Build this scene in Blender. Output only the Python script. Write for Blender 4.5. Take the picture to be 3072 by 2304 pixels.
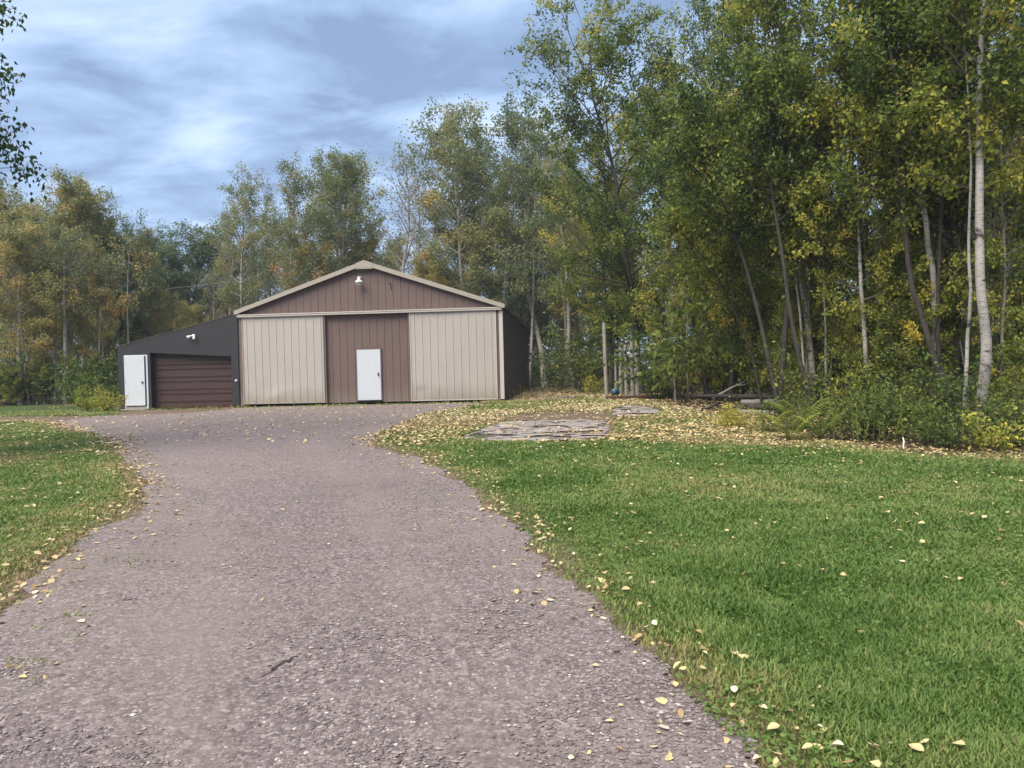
import bpy, math, random
import numpy as np
from math import radians, sin, cos, pi, tan, atan, atan2, sqrt
from mathutils import Matrix, Vector

for o in list(bpy.data.objects):
    bpy.data.objects.remove(o)
scene = bpy.context.scene
COL = scene.collection

# ------------------------------------------------------------------ camera
FPX = 2219.0                      # focal length in pixels of the 3072 px wide photograph
CAM = np.array([0.0, 0.0, 1.55])
PITCH = atan(40.0 / FPX)
ROLL = radians(1.35)
_F = np.array([0, cos(PITCH), -sin(PITCH)])
_U0 = np.array([0, sin(PITCH), cos(PITCH)])
_X = np.array([1.0, 0, 0])
_R = cos(ROLL) * _X - sin(ROLL) * _U0
_U = cos(ROLL) * _U0 + sin(ROLL) * _X
cam = bpy.data.cameras.new('camera')
camo = bpy.data.objects.new('camera', cam)
COL.objects.link(camo)
cam.sensor_fit = 'HORIZONTAL'
cam.sensor_width = 36.0
cam.lens = FPX / 3072.0 * 36.0
cam.clip_start = 0.05
cam.clip_end = 3000
camo.matrix_world = Matrix((( _R[0], _U[0], -_F[0], CAM[0]), (_R[1], _U[1], -_F[1], CAM[1]),
                            (_R[2], _U[2], -_F[2], CAM[2]), (0, 0, 0, 1)))
scene.camera = camo

# ------------------------------------------------------------------ sky, sun, exposure
SUN_EL, SUN_AZ = radians(52), radians(215)     # azimuth clockwise from +Y: behind the viewer, to the left
world = bpy.data.worlds.new("World")
scene.world = world
world.use_nodes = True
wt = world.node_tree
wn = wt.nodes
wn.clear()


def wnode(t, **kw):
    n = wn.new(t)
    for k, v in kw.items():
        setattr(n, k, v)
    return n


w_out = wnode('ShaderNodeOutputWorld')
w_bg = wnode('ShaderNodeBackground')
w_bg.inputs[1].default_value = 0.10
w_sky = wnode('ShaderNodeTexSky', sky_type='NISHITA', sun_disc=False)
w_sky.sun_elevation = SUN_EL
w_sky.sun_rotation = SUN_AZ
w_tc = wnode('ShaderNodeTexCoord')
w_sep = wnode('ShaderNodeSeparateXYZ')
wt.links.new(w_tc.outputs['Generated'], w_sep.inputs[0])
w_z = wnode('ShaderNodeMath', operation='MAXIMUM')
wt.links.new(w_sep.outputs[2], w_z.inputs[0])
w_z.inputs[1].default_value = 0.0
w_za = wnode('ShaderNodeMath', operation='ADD')
wt.links.new(w_z.outputs[0], w_za.inputs[0])
w_za.inputs[1].default_value = 0.14
w_dx = wnode('ShaderNodeMath', operation='DIVIDE')
w_dy = wnode('ShaderNodeMath', operation='DIVIDE')
wt.links.new(w_sep.outputs[0], w_dx.inputs[0])
wt.links.new(w_za.outputs[0], w_dx.inputs[1])
wt.links.new(w_sep.outputs[1], w_dy.inputs[0])
wt.links.new(w_za.outputs[0], w_dy.inputs[1])
w_cmb = wnode('ShaderNodeCombineXYZ')
wt.links.new(w_dx.outputs[0], w_cmb.inputs[0])
wt.links.new(w_dy.outputs[0], w_cmb.inputs[1])
w_map = wnode('ShaderNodeMapping')
wt.links.new(w_cmb.outputs[0], w_map.inputs[0])
w_map.inputs['Location'].default_value = (3.1, 0.7, 0.0)
w_map.inputs['Rotation'].default_value = (0, 0, radians(-14))
w_map.inputs['Scale'].default_value = (1.0, 1.35, 1.0)
w_n1 = wnode('ShaderNodeTexNoise')
w_n1.inputs['Scale'].default_value = 1.9
w_n1.inputs['Detail'].default_value = 9.0
w_n1.inputs['Roughness'].default_value = 0.56
w_n1.inputs['Distortion'].default_value = 0.35
wt.links.new(w_map.outputs[0], w_n1.inputs['Vector'])
w_rmp = wnode('ShaderNodeValToRGB')
wt.links.new(w_n1.outputs[0], w_rmp.inputs[0])
cr = w_rmp.color_ramp
cr.elements[0].position = 0.40
cr.elements[0].color = (0.225, 0.325, 0.51, 1)
cr.elements[1].position = 0.84
cr.elements[1].color = (0.80, 0.89, 0.98, 1)
e = cr.elements.new(0.53)
e.color = (0.36, 0.50, 0.74, 1)
e = cr.elements.new(0.66)
e.color = (0.54, 0.68, 0.89, 1)
w_gain = wnode('ShaderNodeVectorMath', operation='SCALE')
wt.links.new(w_rmp.outputs[0], w_gain.inputs[0])
w_gain.inputs['Scale'].default_value = 5.5
w_mix = wnode('ShaderNodeMix', data_type='RGBA')
w_mix.inputs[0].default_value = 0.92
wt.links.new(w_sky.outputs[0], w_mix.inputs[6])
wt.links.new(w_gain.outputs[0], w_mix.inputs[7])
wt.links.new(w_mix.outputs[2], w_bg.inputs[0])
wt.links.new(w_bg.outputs[0], w_out.inputs[0])

sun = bpy.data.lights.new('sun', 'SUN')
sun.energy = 3.1
sun.angle = radians(50)
sun.color = (1.0, 0.89, 0.74)
suno = bpy.data.objects.new('sun', sun)
COL.objects.link(suno)
_sd = Vector((sin(SUN_AZ) * cos(SUN_EL), cos(SUN_AZ) * cos(SUN_EL), sin(SUN_EL)))
suno.rotation_euler = _sd.to_track_quat('Z', 'Y').to_euler()

scene.view_settings.view_transform = 'Standard'
scene.view_settings.look = 'None'
scene.view_settings.exposure = 1.27
scene.view_settings.gamma = 1.0
scene.cycles.max_bounces = 6
scene.cycles.diffuse_bounces = 4
scene.cycles.glossy_bounces = 2
scene.cycles.transmission_bounces = 4
scene.cycles.volume_bounces = 0
scene.cycles.use_adaptive_sampling = True
scene.cycles.adaptive_threshold = 0.02
scene.cycles.use_denoising = True
scene.cycles.denoiser = 'OPENIMAGEDENOISE'
scene.cycles.denoising_input_passes = 'RGB_ALBEDO_NORMAL'
scene.cycles.denoising_prefilter = 'ACCURATE'

# ------------------------------------------------------------------ noise and terrain
_rt = np.random.default_rng(5).random((256, 256))


def vnoise(x, y):
    x = np.asarray(x, float)
    y = np.asarray(y, float)
    xi = np.floor(x).astype(int)
    yi = np.floor(y).astype(int)
    fx = x - xi
    fy = y - yi
    fx = fx * fx * (3 - 2 * fx)
    fy = fy * fy * (3 - 2 * fy)
    a = _rt[xi % 256, yi % 256]
    b = _rt[(xi + 1) % 256, yi % 256]
    c = _rt[xi % 256, (yi + 1) % 256]
    d = _rt[(xi + 1) % 256, (yi + 1) % 256]
    return (a * (1 - fx) + b * fx) * (1 - fy) + (c * (1 - fx) + d * fx) * fy


def fbm(x, y, s=1.0, o=4):
    v = 0
    a = 0.5
    t = 0
    for i in range(o):
        v = v + a * vnoise(np.asarray(x) * s + 17.3 * i, np.asarray(y) * s + 9.1 * i)
        t += a
        a *= 0.5
        s *= 2.03
    return v / t


def sst(x):
    x = np.clip(x, 0, 1)
    return x * x * (3 - 2 * x)


GZ = 0.33
GLARE_HAZE = 0.0006


def terrain(x, y):
    x = np.asarray(x, float)
    y = np.asarray(y, float)
    z = GZ * sst((y - 3.0) / 23.0)
    und = (fbm(x, y, 0.35, 2) - 0.5) * 0.07 * sst((np.hypot(x, y) - 2.0) / 5.0)
    und = und * (1 - sst(1 - np.abs(y - 30.5) / 4.0) * (np.abs(x + 8) < 9))
    return z + und


def ray(px, py):
    return _F + _R * (px - 1536) / FPX + _U * (1152 - py) / FPX


def gp(px, py):
    """point of the ground under a pixel of the photograph"""
    d = ray(px, py)
    t = 10.0
    for _ in range(40):
        q = CAM + d * t
        zt = float(terrain(q[0], q[1]))
        t = 0.5 * t + 0.5 * (zt - CAM[2]) / min(d[2], -1e-3)
    q = CAM + d * t
    return np.array([q[0], q[1]])


def at(px, py, Y):
    d = ray(px, py)
    return CAM + d * (Y / d[1])


def inpoly(x, y, P):
    x = np.asarray(x)
    y = np.asarray(y)
    r = np.zeros(x.shape, bool)
    n = len(P)
    j = n - 1
    for i in range(n):
        xi, yi = P[i]
        xj, yj = P[j]
        if yi != yj:
            c = ((yi > y) != (yj > y)) & (x < (xj - xi) * (y - yi) / (yj - yi) + xi)
            r ^= c
        j = i
    return r


def polydist(x, y, P, closed=False):
    d = np.full(np.shape(x), 1e9)
    n = len(P)
    for i in range(n if closed else n - 1):
        ax, ay = P[i]
        bx, by = P[(i + 1) % n]
        vx, vy = bx - ax, by - ay
        L = vx * vx + vy * vy + 1e-12
        t = np.clip(((x - ax) * vx + (y - ay) * vy) / L, 0, 1)
        d = np.minimum(d, np.hypot(x - ax - t * vx, y - ay - t * vy))
    return d


# ------------------------------------------------------------------ mesh helpers
def mesh_np(name, V, faces, mat=None, tint=None, smooth=False):
    """faces: list of int arrays, each (n, k)"""
    me = bpy.data.meshes.new(name)
    V = np.asarray(V, np.float32)
    me.vertices.add(len(V))
    me.vertices.foreach_set('co', V.ravel())
    faces = [np.asarray(f, np.int32) for f in faces if len(f)]
    nl = sum(f.size for f in faces)
    npoly = sum(len(f) for f in faces)
    me.loops.add(nl)
    me.polygons.add(npoly)
    me.loops.foreach_set('vertex_index', np.concatenate([f.ravel() for f in faces]))
    tot = np.concatenate([np.full(len(f), f.shape[1], np.int32) for f in faces])
    st = np.concatenate([[0], np.cumsum(tot)[:-1]]).astype(np.int32)
    me.polygons.foreach_set('loop_start', st)
    try:
        me.polygons.foreach_set('loop_total', tot)
    except Exception:
        pass
    me.polygons.foreach_set('use_smooth', np.full(npoly, bool(smooth)))
    if tint is not None:
        a = me.attributes.new('tint', 'FLOAT', 'POINT')
        a.data.foreach_set('value', np.asarray(tint, np.float32))
    me.update(calc_edges=True)
    me.validate()
    if mat:
        me.materials.append(mat)
    return me


def link(name, me, parent=None):
    o = bpy.data.objects.new(name, me)
    COL.objects.link(o)
    if parent:
        o.parent = parent
    return o


class MB:
    """collects boxes, prisms, tubes and lathes; build() links them as ONE mesh object"""
    def __init__(s):
        s.V = []
        s.F = {}
        s.n = 0

    def add(s, V, F):
        V = [tuple(v) for v in V]
        for f in F:
            s.F.setdefault(len(f), []).append([i + s.n for i in f])
        s.V += V
        s.n += len(V)

    def box(s, x0, x1, y0, y1, z0, z1):
        s.add([(x0, y0, z0), (x1, y0, z0), (x1, y1, z0), (x0, y1, z0), (x0, y0, z1), (x1, y0, z1), (x1, y1, z1), (x0, y1, z1)],
              [(0, 3, 2, 1), (4, 5, 6, 7), (0, 1, 5, 4), (1, 2, 6, 5), (2, 3, 7, 6), (3, 0, 4, 7)])

    def prism(s, P, y0, y1):
        """polygon P in (x, z), extruded along y"""
        n = len(P)
        s.add([(p[0], y0, p[1]) for p in P] + [(p[0], y1, p[1]) for p in P],
              [tuple(range(n)), tuple(range(2 * n - 1, n - 1, -1))] + [(i, i + n, (i + 1) % n + n, (i + 1) % n) for i in range(n)])

    def tube(s, P, R, k=6, caps=True):
        P = [Vector(p) for p in P]
        n = len(P)
        V = []
        for i, p in enumerate(P):
            t = (P[min(i + 1, n - 1)] - P[max(i - 1, 0)]).normalized()
            a = t.cross(Vector((0, 0, 1)) if abs(t.z) < 0.9 else Vector((1, 0, 0))).normalized()
            b = t.cross(a)
            r = R[i] if hasattr(R, '__len__') else R
            V += [p + a * (r * cos(2 * pi * j / k)) + b * (r * sin(2 * pi * j / k)) for j in range(k)]
        F = [(i * k + j, i * k + (j + 1) % k, (i + 1) * k + (j + 1) % k, (i + 1) * k + j) for i in range(n - 1) for j in range(k)]
        if caps:
            F += [tuple(range(k - 1, -1, -1)), tuple(range((n - 1) * k, n * k))]
        s.add(V, F)

    def lathe(s, prof, c=(0, 0, 0), k=16):
        n = len(prof)
        V = [(c[0] + r * cos(2 * pi * j / k), c[1] + r * sin(2 * pi * j / k), c[2] + z) for r, z in prof for j in range(k)]
        F = [(i * k + j, i * k + (j + 1) % k, (i + 1) * k + (j + 1) % k, (i + 1) * k + j) for i in range(n - 1) for j in range(k)]
        s.add(V, F)

    def build(s, name, mat, parent=None, smooth=False, bevel=0):
        me = mesh_np(name, s.V, list(s.F.values()), mat, None, smooth)
        o = link(name, me, parent)
        if bevel:
            b = o.modifiers.new('bevel', 'BEVEL')
            b.width = bevel
            b.segments = 2
            b.limit_method = 'ANGLE'
        return o


def tag(o, label=None, cat=None, group=None, kind=None):
    if label:
        o['label'] = label
    if cat:
        o['category'] = cat
    if group:
        o['group'] = group
    if kind:
        o['kind'] = kind
    return o


def empty(name, loc, rz=0.0):
    o = bpy.data.objects.new(name, None)
    COL.objects.link(o)
    o.location = loc
    o.rotation_euler = (0, 0, rz)
    o.empty_display_size = 0.2
    return o


def copy_tree(o, parent=None):
    c = o.copy()
    COL.objects.link(c)
    if parent:
        c.parent = parent
    for ch in [x for x in o.children]:
        copy_tree(ch, c)
    return c


# ------------------------------------------------------------------ materials
class NT:
    def __init__(s, name):
        s.m = bpy.data.materials.new(name)
        s.m.use_nodes = True
        s.t = s.m.node_tree
        s.b = s.t.nodes['Principled BSDF']
        s.out = s.t.nodes['Material Output']

    def n(s, typ, ins=None, **kw):
        nd = s.t.nodes.new(typ)
        for k, v in kw.items():
            setattr(nd, k, v)
        for k, v in (ins or {}).items():
            if hasattr(v, 'is_output'):
                s.t.links.new(v, nd.inputs[k])
            else:
                nd.inputs[k].default_value = v
        return nd

    def l(s, a, b):
        s.t.links.new(a, b)

    def coord(s, which='Object'):
        return s.n('ShaderNodeTexCoord').outputs[which]

    def noise(s, vec, scale, detail=4, rough=0.55, sc=None):
        if sc:
            vec = s.n('ShaderNodeMapping', {0: vec, 'Scale': sc}).outputs[0]
        return s.n('ShaderNodeTexNoise', {'Vector': vec, 'Scale': scale, 'Detail': detail, 'Roughness': rough}).outputs[0]

    def ramp(s, fac, stops):
        r = s.n('ShaderNodeValToRGB', {0: fac})
        c = r.color_ramp
        c.elements[0].position, c.elements[0].color = stops[0][0], (*stops[0][1], 1)
        c.elements[1].position, c.elements[1].color = stops[-1][0], (*stops[-1][1], 1)
        for p, col in stops[1:-1]:
            e = c.elements.new(p)
            e.color = (*col, 1)
        return r.outputs[0]

    def mix(s, f, a, b, blend='MIX'):
        m = s.n('ShaderNodeMix', data_type='RGBA', blend_type=blend)
        for i, v in ((0, f), (6, a), (7, b)):
            if hasattr(v, 'is_output'):
                s.l(v, m.inputs[i])
            else:
                m.inputs[i].default_value = v if i == 0 else (*v[:3], 1)
        return m.outputs[2]

    def bump(s, h, strength=0.3, dist=0.02):
        b = s.n('ShaderNodeBump', {'Height': h, 'Strength': strength, 'Distance': dist})
        s.l(b.outputs[0], s.b.inputs['Normal'])

    def base(s, c, rough=0.6, spec=0.3, metal=0.0):
        if hasattr(c, 'is_output'):
            s.l(c, s.b.inputs['Base Color'])
        else:
            s.b.inputs['Base Color'].default_value = (*c, 1)
        s.b.inputs['Roughness'].default_value = rough
        s.b.inputs['Specular IOR Level'].default_value = spec
        s.b.inputs['Metallic'].default_value = metal
        return s.m


def g3(*c):
    return tuple(c)


def painted_metal(name, col, var=0.12, rough=0.55, streak=0.25, dirt=None):
    m = NT(name)
    v = m.coord()
    n1 = m.noise(v, 0.9, 4)
    n2 = m.noise(v, 3.0, 5, 0.6, (6.0, 6.0, 0.5))
    f = m.n('ShaderNodeMath', {0: n1, 1: n2}, operation='ADD').outputs[0]
    c = m.ramp(f, [(0.62, tuple(x * (1 - var - streak * .4) for x in col)), (1.0, col), (1.35, tuple(min(1, x * (1 + var)) for x in col))])
    if dirt:
        # splashed soil: highest density in the lowest 40 cm of the sheet, broken up by noise
        z = m.n('ShaderNodeSeparateXYZ', {0: v}).outputs[2]
        nz = m.noise(v, 2.2, 5, 0.65)
        zz = m.n('ShaderNodeMath', {0: nz, 1: -0.55}, operation='MULTIPLY').outputs[0]
        zz = m.n('ShaderNodeMath', {0: z, 1: zz}, operation='ADD').outputs[0]
        fd = m.n('ShaderNodeMapRange', {0: zz, 1: -0.25, 2: 0.50, 3: 0.8, 4: 0.0}).outputs[0]
        c = m.mix(fd, c, dirt)
    return m.base(c, rough, 0.35)


def plain(name, col, rough=0.6, spec=0.3, var=0.15, scale=6):
    m = NT(name)
    n = m.noise(m.coord(), scale, 4)
    c = m.ramp(n, [(0.3, tuple(x * (1 - var) for x in col)), (0.7, tuple(min(1, x * (1 + var)) for x in col))])
    return m.base(c, rough, spec)


def leaf_mat(name, stops, rough=0.5, trans=0.48, jitter=0.25):
    m = NT(name)
    a = m.n('ShaderNodeAttribute', attribute_name='tint').outputs['Fac']
    oi = m.n('ShaderNodeObjectInfo').outputs['Random']
    j = m.n('ShaderNodeMapRange', {0: oi, 1: 0.0, 2: 1.0, 3: -jitter / 2, 4: jitter / 2}).outputs[0]
    f = m.n('ShaderNodeMath', {0: a, 1: j}, operation='ADD').outputs[0]
    c = m.ramp(f, stops)
    m.base(c, rough, 0.25)
    tr = m.n('ShaderNodeBsdfTranslucent', {0: c})
    mx = m.n('ShaderNodeMixShader', {0: trans, 1: m.b.outputs[0], 2: tr.outputs[0]})
    m.l(mx.outputs[0], m.out.inputs[0])
    return m.m


def bark_mat(name, light, dark, marks=0.35, zs=7.0, scale=6.0, rough=0.85):
    m = NT(name)
    v = m.coord()
    n = m.noise(v, scale, 5, 0.6, (1.0, 1.0, zs))
    n2 = m.noise(v, 1.1, 3)
    f = m.n('ShaderNodeMath', {0: n, 1: m.n('ShaderNodeMath', {0: n2, 1: 0.5}, operation='MULTIPLY').outputs[0]}, operation='ADD').outputs[0]
    c = m.ramp(f, [(marks + 0.18, dark), (marks + 0.30, tuple((a + b) / 2 for a, b in zip(light, dark))), (marks + 0.42, light)])
    m.bump(n, 0.5, 0.02)
    return m.base(c, rough, 0.2)


M = {}
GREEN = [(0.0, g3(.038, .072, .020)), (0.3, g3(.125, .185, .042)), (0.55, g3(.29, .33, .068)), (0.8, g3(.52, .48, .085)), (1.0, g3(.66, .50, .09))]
FAR = [(0.0, g3(.090, .155, .088)), (0.35, g3(.215, .255, .120)), (0.6, g3(.31, .30, .125)), (0.85, g3(.54, .45, .14)), (1.0, g3(.54, .31, .11))]  # lifted, greyer leaf tones: the veil over distant trees painted into the colour
GRASS = [(0.0, g3(.060, .125, .019)), (0.4, g3(.140, .228, .058)), (0.7, g3(.27, .305, .105)), (0.88, g3(.26, .225, .10)), (1.0, g3(.40, .32, .18))]
LITTER = [(0.0, g3(.16, .10, .055)), (0.3, g3(.36, .25, .13)), (0.6, g3(.56, .44, .24)), (0.82, g3(.56, .47, .24)), (1.0, g3(.62, .56, .43))]
M['leaf'] = leaf_mat('leaf_near', GREEN)
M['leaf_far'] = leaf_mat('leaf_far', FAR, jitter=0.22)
M['grass'] = leaf_mat('grass_blade', GRASS, 0.5, 0.4, 0)
M['litter'] = leaf_mat('dry_leaf', LITTER, 0.7, 0.15, 0)
M['needle'] = leaf_mat('spruce_needle', [(0.0, g3(.016, .035, .022)), (1.0, g3(.05, .085, .05))], 0.6, 0.1)
def birch_mat():
    m = NT('birch_bark')
    v = m.coord()
    lent = m.noise(v, 9, 4, 0.6, (1.0, 1.0, 7.0))
    scar = m.noise(v, 2.6, 4, 0.6, (1.0, 1.0, 1.6))
    grey = m.noise(v, .7, 3)
    c = m.ramp(grey, [(.35, g3(.20, .19, .18)), (.62, g3(.40, .385, .36))])
    c = m.mix(m.ramp(lent, [(.56, g3(0, 0, 0)), (.62, g3(.85, .85, .85))]), c, g3(.07, .06, .055))
    c = m.mix(m.ramp(scar, [(.58, g3(0, 0, 0)), (.66, g3(.95, .95, .95))]), c, g3(.035, .03, .028))
    z = m.n('ShaderNodeSeparateXYZ', {0: v}).outputs[2]
    z = m.n('ShaderNodeMath', {0: z, 1: m.n('ShaderNodeMath', {0: scar, 1: 2.0}, operation='MULTIPLY').outputs[0]}, operation='SUBTRACT').outputs[0]
    c = m.mix(m.n('ShaderNodeMapRange', {0: z, 1: -0.9, 2: 0.3, 3: .85, 4: 0.0}).outputs[0], c, g3(.06, .052, .046))
    m.bump(scar, .5, .02)
    return m.base(c, .85, .2)


M['birch'] = birch_mat()
M['aspen'] = bark_mat('aspen_bark', g3(.30, .29, .25), g3(.05, .045, .04), 0.36, 3.0, 5.0)
M['bark'] = bark_mat('dark_bark', g3(.058, .053, .048), g3(.018, .016, .015), 0.30, 0.4, 9.0)
M['limb'] = bark_mat('birch_limb', g3(.10, .085, .08), g3(.035, .03, .028), 0.3, 1.0, 6.0)
M['twig'] = bark_mat('grey_twig', g3(.25, .22, .21), g3(.10, .085, .085), 0.3, 1.0, 5.0)
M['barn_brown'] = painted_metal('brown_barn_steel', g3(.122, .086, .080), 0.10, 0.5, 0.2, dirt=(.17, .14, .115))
M['barn_beige'] = painted_metal('beige_barn_steel', g3(.335, .314, .292), 0.07, 0.5, 0.10, dirt=(.20, .17, .13))
M['barn_trim'] = painted_metal('cream_trim', g3(.42, .39, .36), 0.06, 0.5, 0.1)
M['fascia'] = painted_metal('tan_fascia', g3(.285, .262, .23), 0.08, 0.5, 0.12)
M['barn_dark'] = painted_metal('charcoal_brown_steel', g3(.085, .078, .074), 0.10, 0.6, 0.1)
M['roof'] = painted_metal('dark_roof_steel', g3(.075, .06, .055), 0.15, 0.5)
M['shed_dark'] = painted_metal('charcoal_shed_siding', g3(.021, .023, .029), 0.10, 0.6, 0.12)
M['garage_brown'] = painted_metal('brown_garage_door_steel', g3(.050, .029, .029), 0.15, 0.5, 0.2)
M['white'] = painted_metal('white_door_paint', g3(.46, .50, .545), 0.04, 0.45, 0.06)
M['black'] = plain('black_metal', g3(.02, .02, .02), 0.4, 0.4)
M['void'] = plain('dark_gap', g3(.012, .011, .011), 0.95, 0.05)  # near-black stands in for shade inside gaps; also colours the threshold
M['galv'] = plain('grey_metal', g3(.45, .46, .47), 0.4, 0.5)
M['lampwhite'] = plain('white_enamel', g3(.82, .82, .82), 0.35, 0.5, 0.04)
M['blue'] = plain('blue_plastic', g3(.025, .085, .15), 0.4, 0.5)
M['cable'] = plain('cable_black', g3(.03, .03, .03), 0.6, 0.3)
M['wirepale'] = plain('pale_wire', g3(.40, .42, .42), 0.6, 0.3)


def glass():
    m = NT('lamp_glass')
    m.b.inputs['Transmission Weight'].default_value = 0.6
    return m.base(g3(.6, .62, .64), 0.15, 0.5)


M['glass'] = glass()


def wood(name, col):
    m = NT(name)
    v = m.coord()
    n = m.noise(v, 8, 5, 0.65, (6, 6, 0.5))
    c = m.ramp(n, [(0.3, tuple(x * .55 for x in col)), (0.55, col), (0.75, tuple(min(1, x * 1.3) for x in col))])
    m.bump(n, 0.5, 0.01)
    return m.base(c, 0.85, 0.15)


M['greywood'] = wood('weathered_grey_wood', g3(.27, .255, .23))
M['brownwood'] = wood('stained_brown_timber', g3(.075, .04, .028))
M['palewood'] = wood('bleached_wood', g3(.42, .40, .36))


def gravel_mat():
    m = NT('pink_gravel')
    v = m.coord('Object')
    vo = m.n('ShaderNodeTexVoronoi', {'Vector': v, 'Scale': 62.0})
    cell = m.n('ShaderNodeSeparateColor', {0: vo.outputs['Color']}).outputs[0]
    vo2 = m.n('ShaderNodeTexVoronoi', {'Vector': v, 'Scale': 24.0})
    cell2 = m.n('ShaderNodeSeparateColor', {0: vo2.outputs['Color']}).outputs[1]
    c1 = m.ramp(cell, [(0.0, g3(.095, .078, .078)), (0.35, g3(.18, .152, .152)), (0.75, g3(.26, .22, .218)), (0.93, g3(.42, .38, .36)), (1.0, g3(.55, .52, .50))])
    c2 = m.ramp(cell2, [(0.0, g3(.12, .095, .098)), (0.6, g3(.22, .185, .188)), (1.0, g3(.36, .31, .31))])
    c = m.mix(0.4, c1, c2)
    nb = m.noise(v, 0.55, 5, 0.6)
    fines = m.ramp(nb, [(0.47, g3(0, 0, 0)), (0.66, g3(1, 1, 1))])
    dn = m.noise(v, 30, 4)
    dust = m.ramp(dn, [(0.3, g3(.195, .165, .150)), (0.7, g3(.285, .245, .226))])
    ff = m.n('ShaderNodeMath', {0: m.n('ShaderNodeSeparateColor', {0: fines}).outputs[0], 1: 0.62}, operation='MULTIPLY').outputs[0]
    c = m.mix(ff, c, dust)
    nd = m.noise(v, 0.23, 4, 0.6)
    c = m.mix(1.0, c, m.ramp(nd, [(0.3, g3(.80, .79, .80)), (0.7, g3(1.08, 1.06, 1.08))]), 'MULTIPLY')
    yy = m.n('ShaderNodeSeparateXYZ', {0: v}).outputs[1]
    yy = m.n('ShaderNodeMath', {0: yy, 1: m.n('ShaderNodeMath', {0: nb, 1: 16.0}, operation='MULTIPLY').outputs[0]}, operation='ADD').outputs[0]
    earth = m.n('ShaderNodeMapRange', {0: yy, 1: 24.0, 2: 36.0, 3: 0.0, 4: 0.55}).outputs[0]
    c = m.mix(earth, c, dust)
    tr = m.n('ShaderNodeAttribute', attribute_name='tint').outputs['Fac']
    c = m.mix(tr, c, dust)
    c = m.mix(1.0, c, g3(.81, .79, .775), 'MULTIPLY')
    h = m.n('ShaderNodeMath', {0: vo.outputs['Distance'], 1: -1.0}, operation='MULTIPLY').outputs[0]
    m.bump(h, 0.28, 0.008)
    return m.base(c, 0.9, 0.2)


M['gravel'] = gravel_mat()


def ground_mat():
    m = NT('soil_and_turf')
    v = m.coord('Object')
    at_ = m.n('ShaderNodeAttribute', attribute_name='zone')
    s = m.n('ShaderNodeSeparateColor', {0: at_.outputs['Color']})
    n = m.noise(v, 9, 6, 0.65)
    n2 = m.noise(v, 1.3, 4)
    soil = m.ramp(n, [(0.3, g3(.075, .055, .038)), (0.6, g3(.17, .13, .095)), (0.8, g3(.28, .22, .15))])
    turf = m.ramp(n, [(0.3, g3(.025, .045, .014)), (0.55, g3(.055, .085, .026)), (0.8, g3(.13, .12, .055))])
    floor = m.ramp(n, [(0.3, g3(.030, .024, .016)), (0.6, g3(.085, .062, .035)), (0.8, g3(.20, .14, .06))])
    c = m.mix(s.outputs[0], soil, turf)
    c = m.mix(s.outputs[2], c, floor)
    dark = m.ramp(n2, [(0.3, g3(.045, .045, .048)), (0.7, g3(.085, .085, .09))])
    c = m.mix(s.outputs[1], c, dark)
    m.bump(n, 0.8, 0.03)
    return m.base(c, 0.95, 0.1)


M['ground'] = ground_mat()


def slab_mat():
    m = NT('broken_concrete')
    v = m.coord('Object')
    n = m.noise(v, 4.0, 6, 0.65, (0.55, 1.6, 1.0))
    n2 = m.noise(v, 1.1, 4)
    c = m.ramp(n, [(0.38, g3(.045, .038, .036)), (0.47, g3(.13, .11, .108)), (0.52, g3(.31, .262, .25)), (0.66, g3(.45, .405, .385))])  # dark tones are stains plus the shade of pits painted in
    c = m.mix(m.ramp(n2, [(0.40, g3(0, 0, 0)), (0.62, g3(1, 1, 1))]), c, g3(.25, .235, .225))
    m.bump(n, 0.6, 0.02)
    return m.base(c, 0.9, 0.15)


M['slab'] = slab_mat()
M['stone'] = leaf_mat('gravel_stone', [(0.0, g3(.085, .070, .071)), (0.4, g3(.17, .142, .142)), (0.75, g3(.26, .222, .22)), (0.93, g3(.48, .44, .41)), (1.0, g3(.66, .63, .60))], 0.85, 0.0, 0)

# ------------------------------------------------------------------ ground plan (outlines read off the photograph, laid on the ground)
DR_R = [gp(*p) for p in [(2290, 2304), (2150, 2190), (2010, 2040), (1900, 1930), (1760, 1800), (1660, 1690), (1560, 1600), (1450, 1490), (1350, 1420), (1230, 1370), (1130, 1337), (1118, 1310), (1180, 1280), (1260, 1246), (1395, 1222)]]
DR_T = [gp(*p) for p in [(1480, 1212), (1400, 1206), (1100, 1210), (900, 1216), (700, 1226), (600, 1238), (380, 1247), (250, 1249), (0, 1250), (-300, 1254)]]
DR_L = [gp(*p) for p in [(-300, 1272), (0, 1267), (110, 1263), (230, 1288), (340, 1325), (385, 1390), (425, 1430), (445, 1490), (400, 1545), (280, 1620), (130, 1720), (0, 1840)]]
DRIVE = [np.array([2.6, -9]), np.array([1.35, 1.0])] + DR_R + DR_T + DR_L + [np.array([-4.6, 3.6]), np.array([-7, 2.6]), np.array([-14, 1.5]), np.array([-14, -9])]
EDGE_L = DR_L[1:] + [np.array([-4.6, 3.6]), np.array([-7, 2.6])]
EDGE_R = [np.array([2.6, -9]), np.array([1.35, 1.0])] + DR_R[:12]
LAWN_TOP = [gp(*p) for p in [(3400, 1404), (3072, 1392), (2600, 1360), (2250, 1340), (1850, 1328), (1500, 1333), (1300, 1345)]]
LAWN_R = EDGE_R + LAWN_TOP[::-1] + [np.array([14, 9]), np.array([14, -9])]
WOOD_EDGE = [gp(*p) for p in [(1560, 1172), (1780, 1188), (1930, 1200), (2060, 1226), (2250, 1262), (2450, 1322), (2750, 1352), (3072, 1368), (3500, 1390)]]
MIXED = DR_R[9:] + WOOD_EDGE + LAWN_TOP
LAWN_L = EDGE_L + [np.array([-30, 2.6]), np.array([-30, 22.0])]
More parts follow.
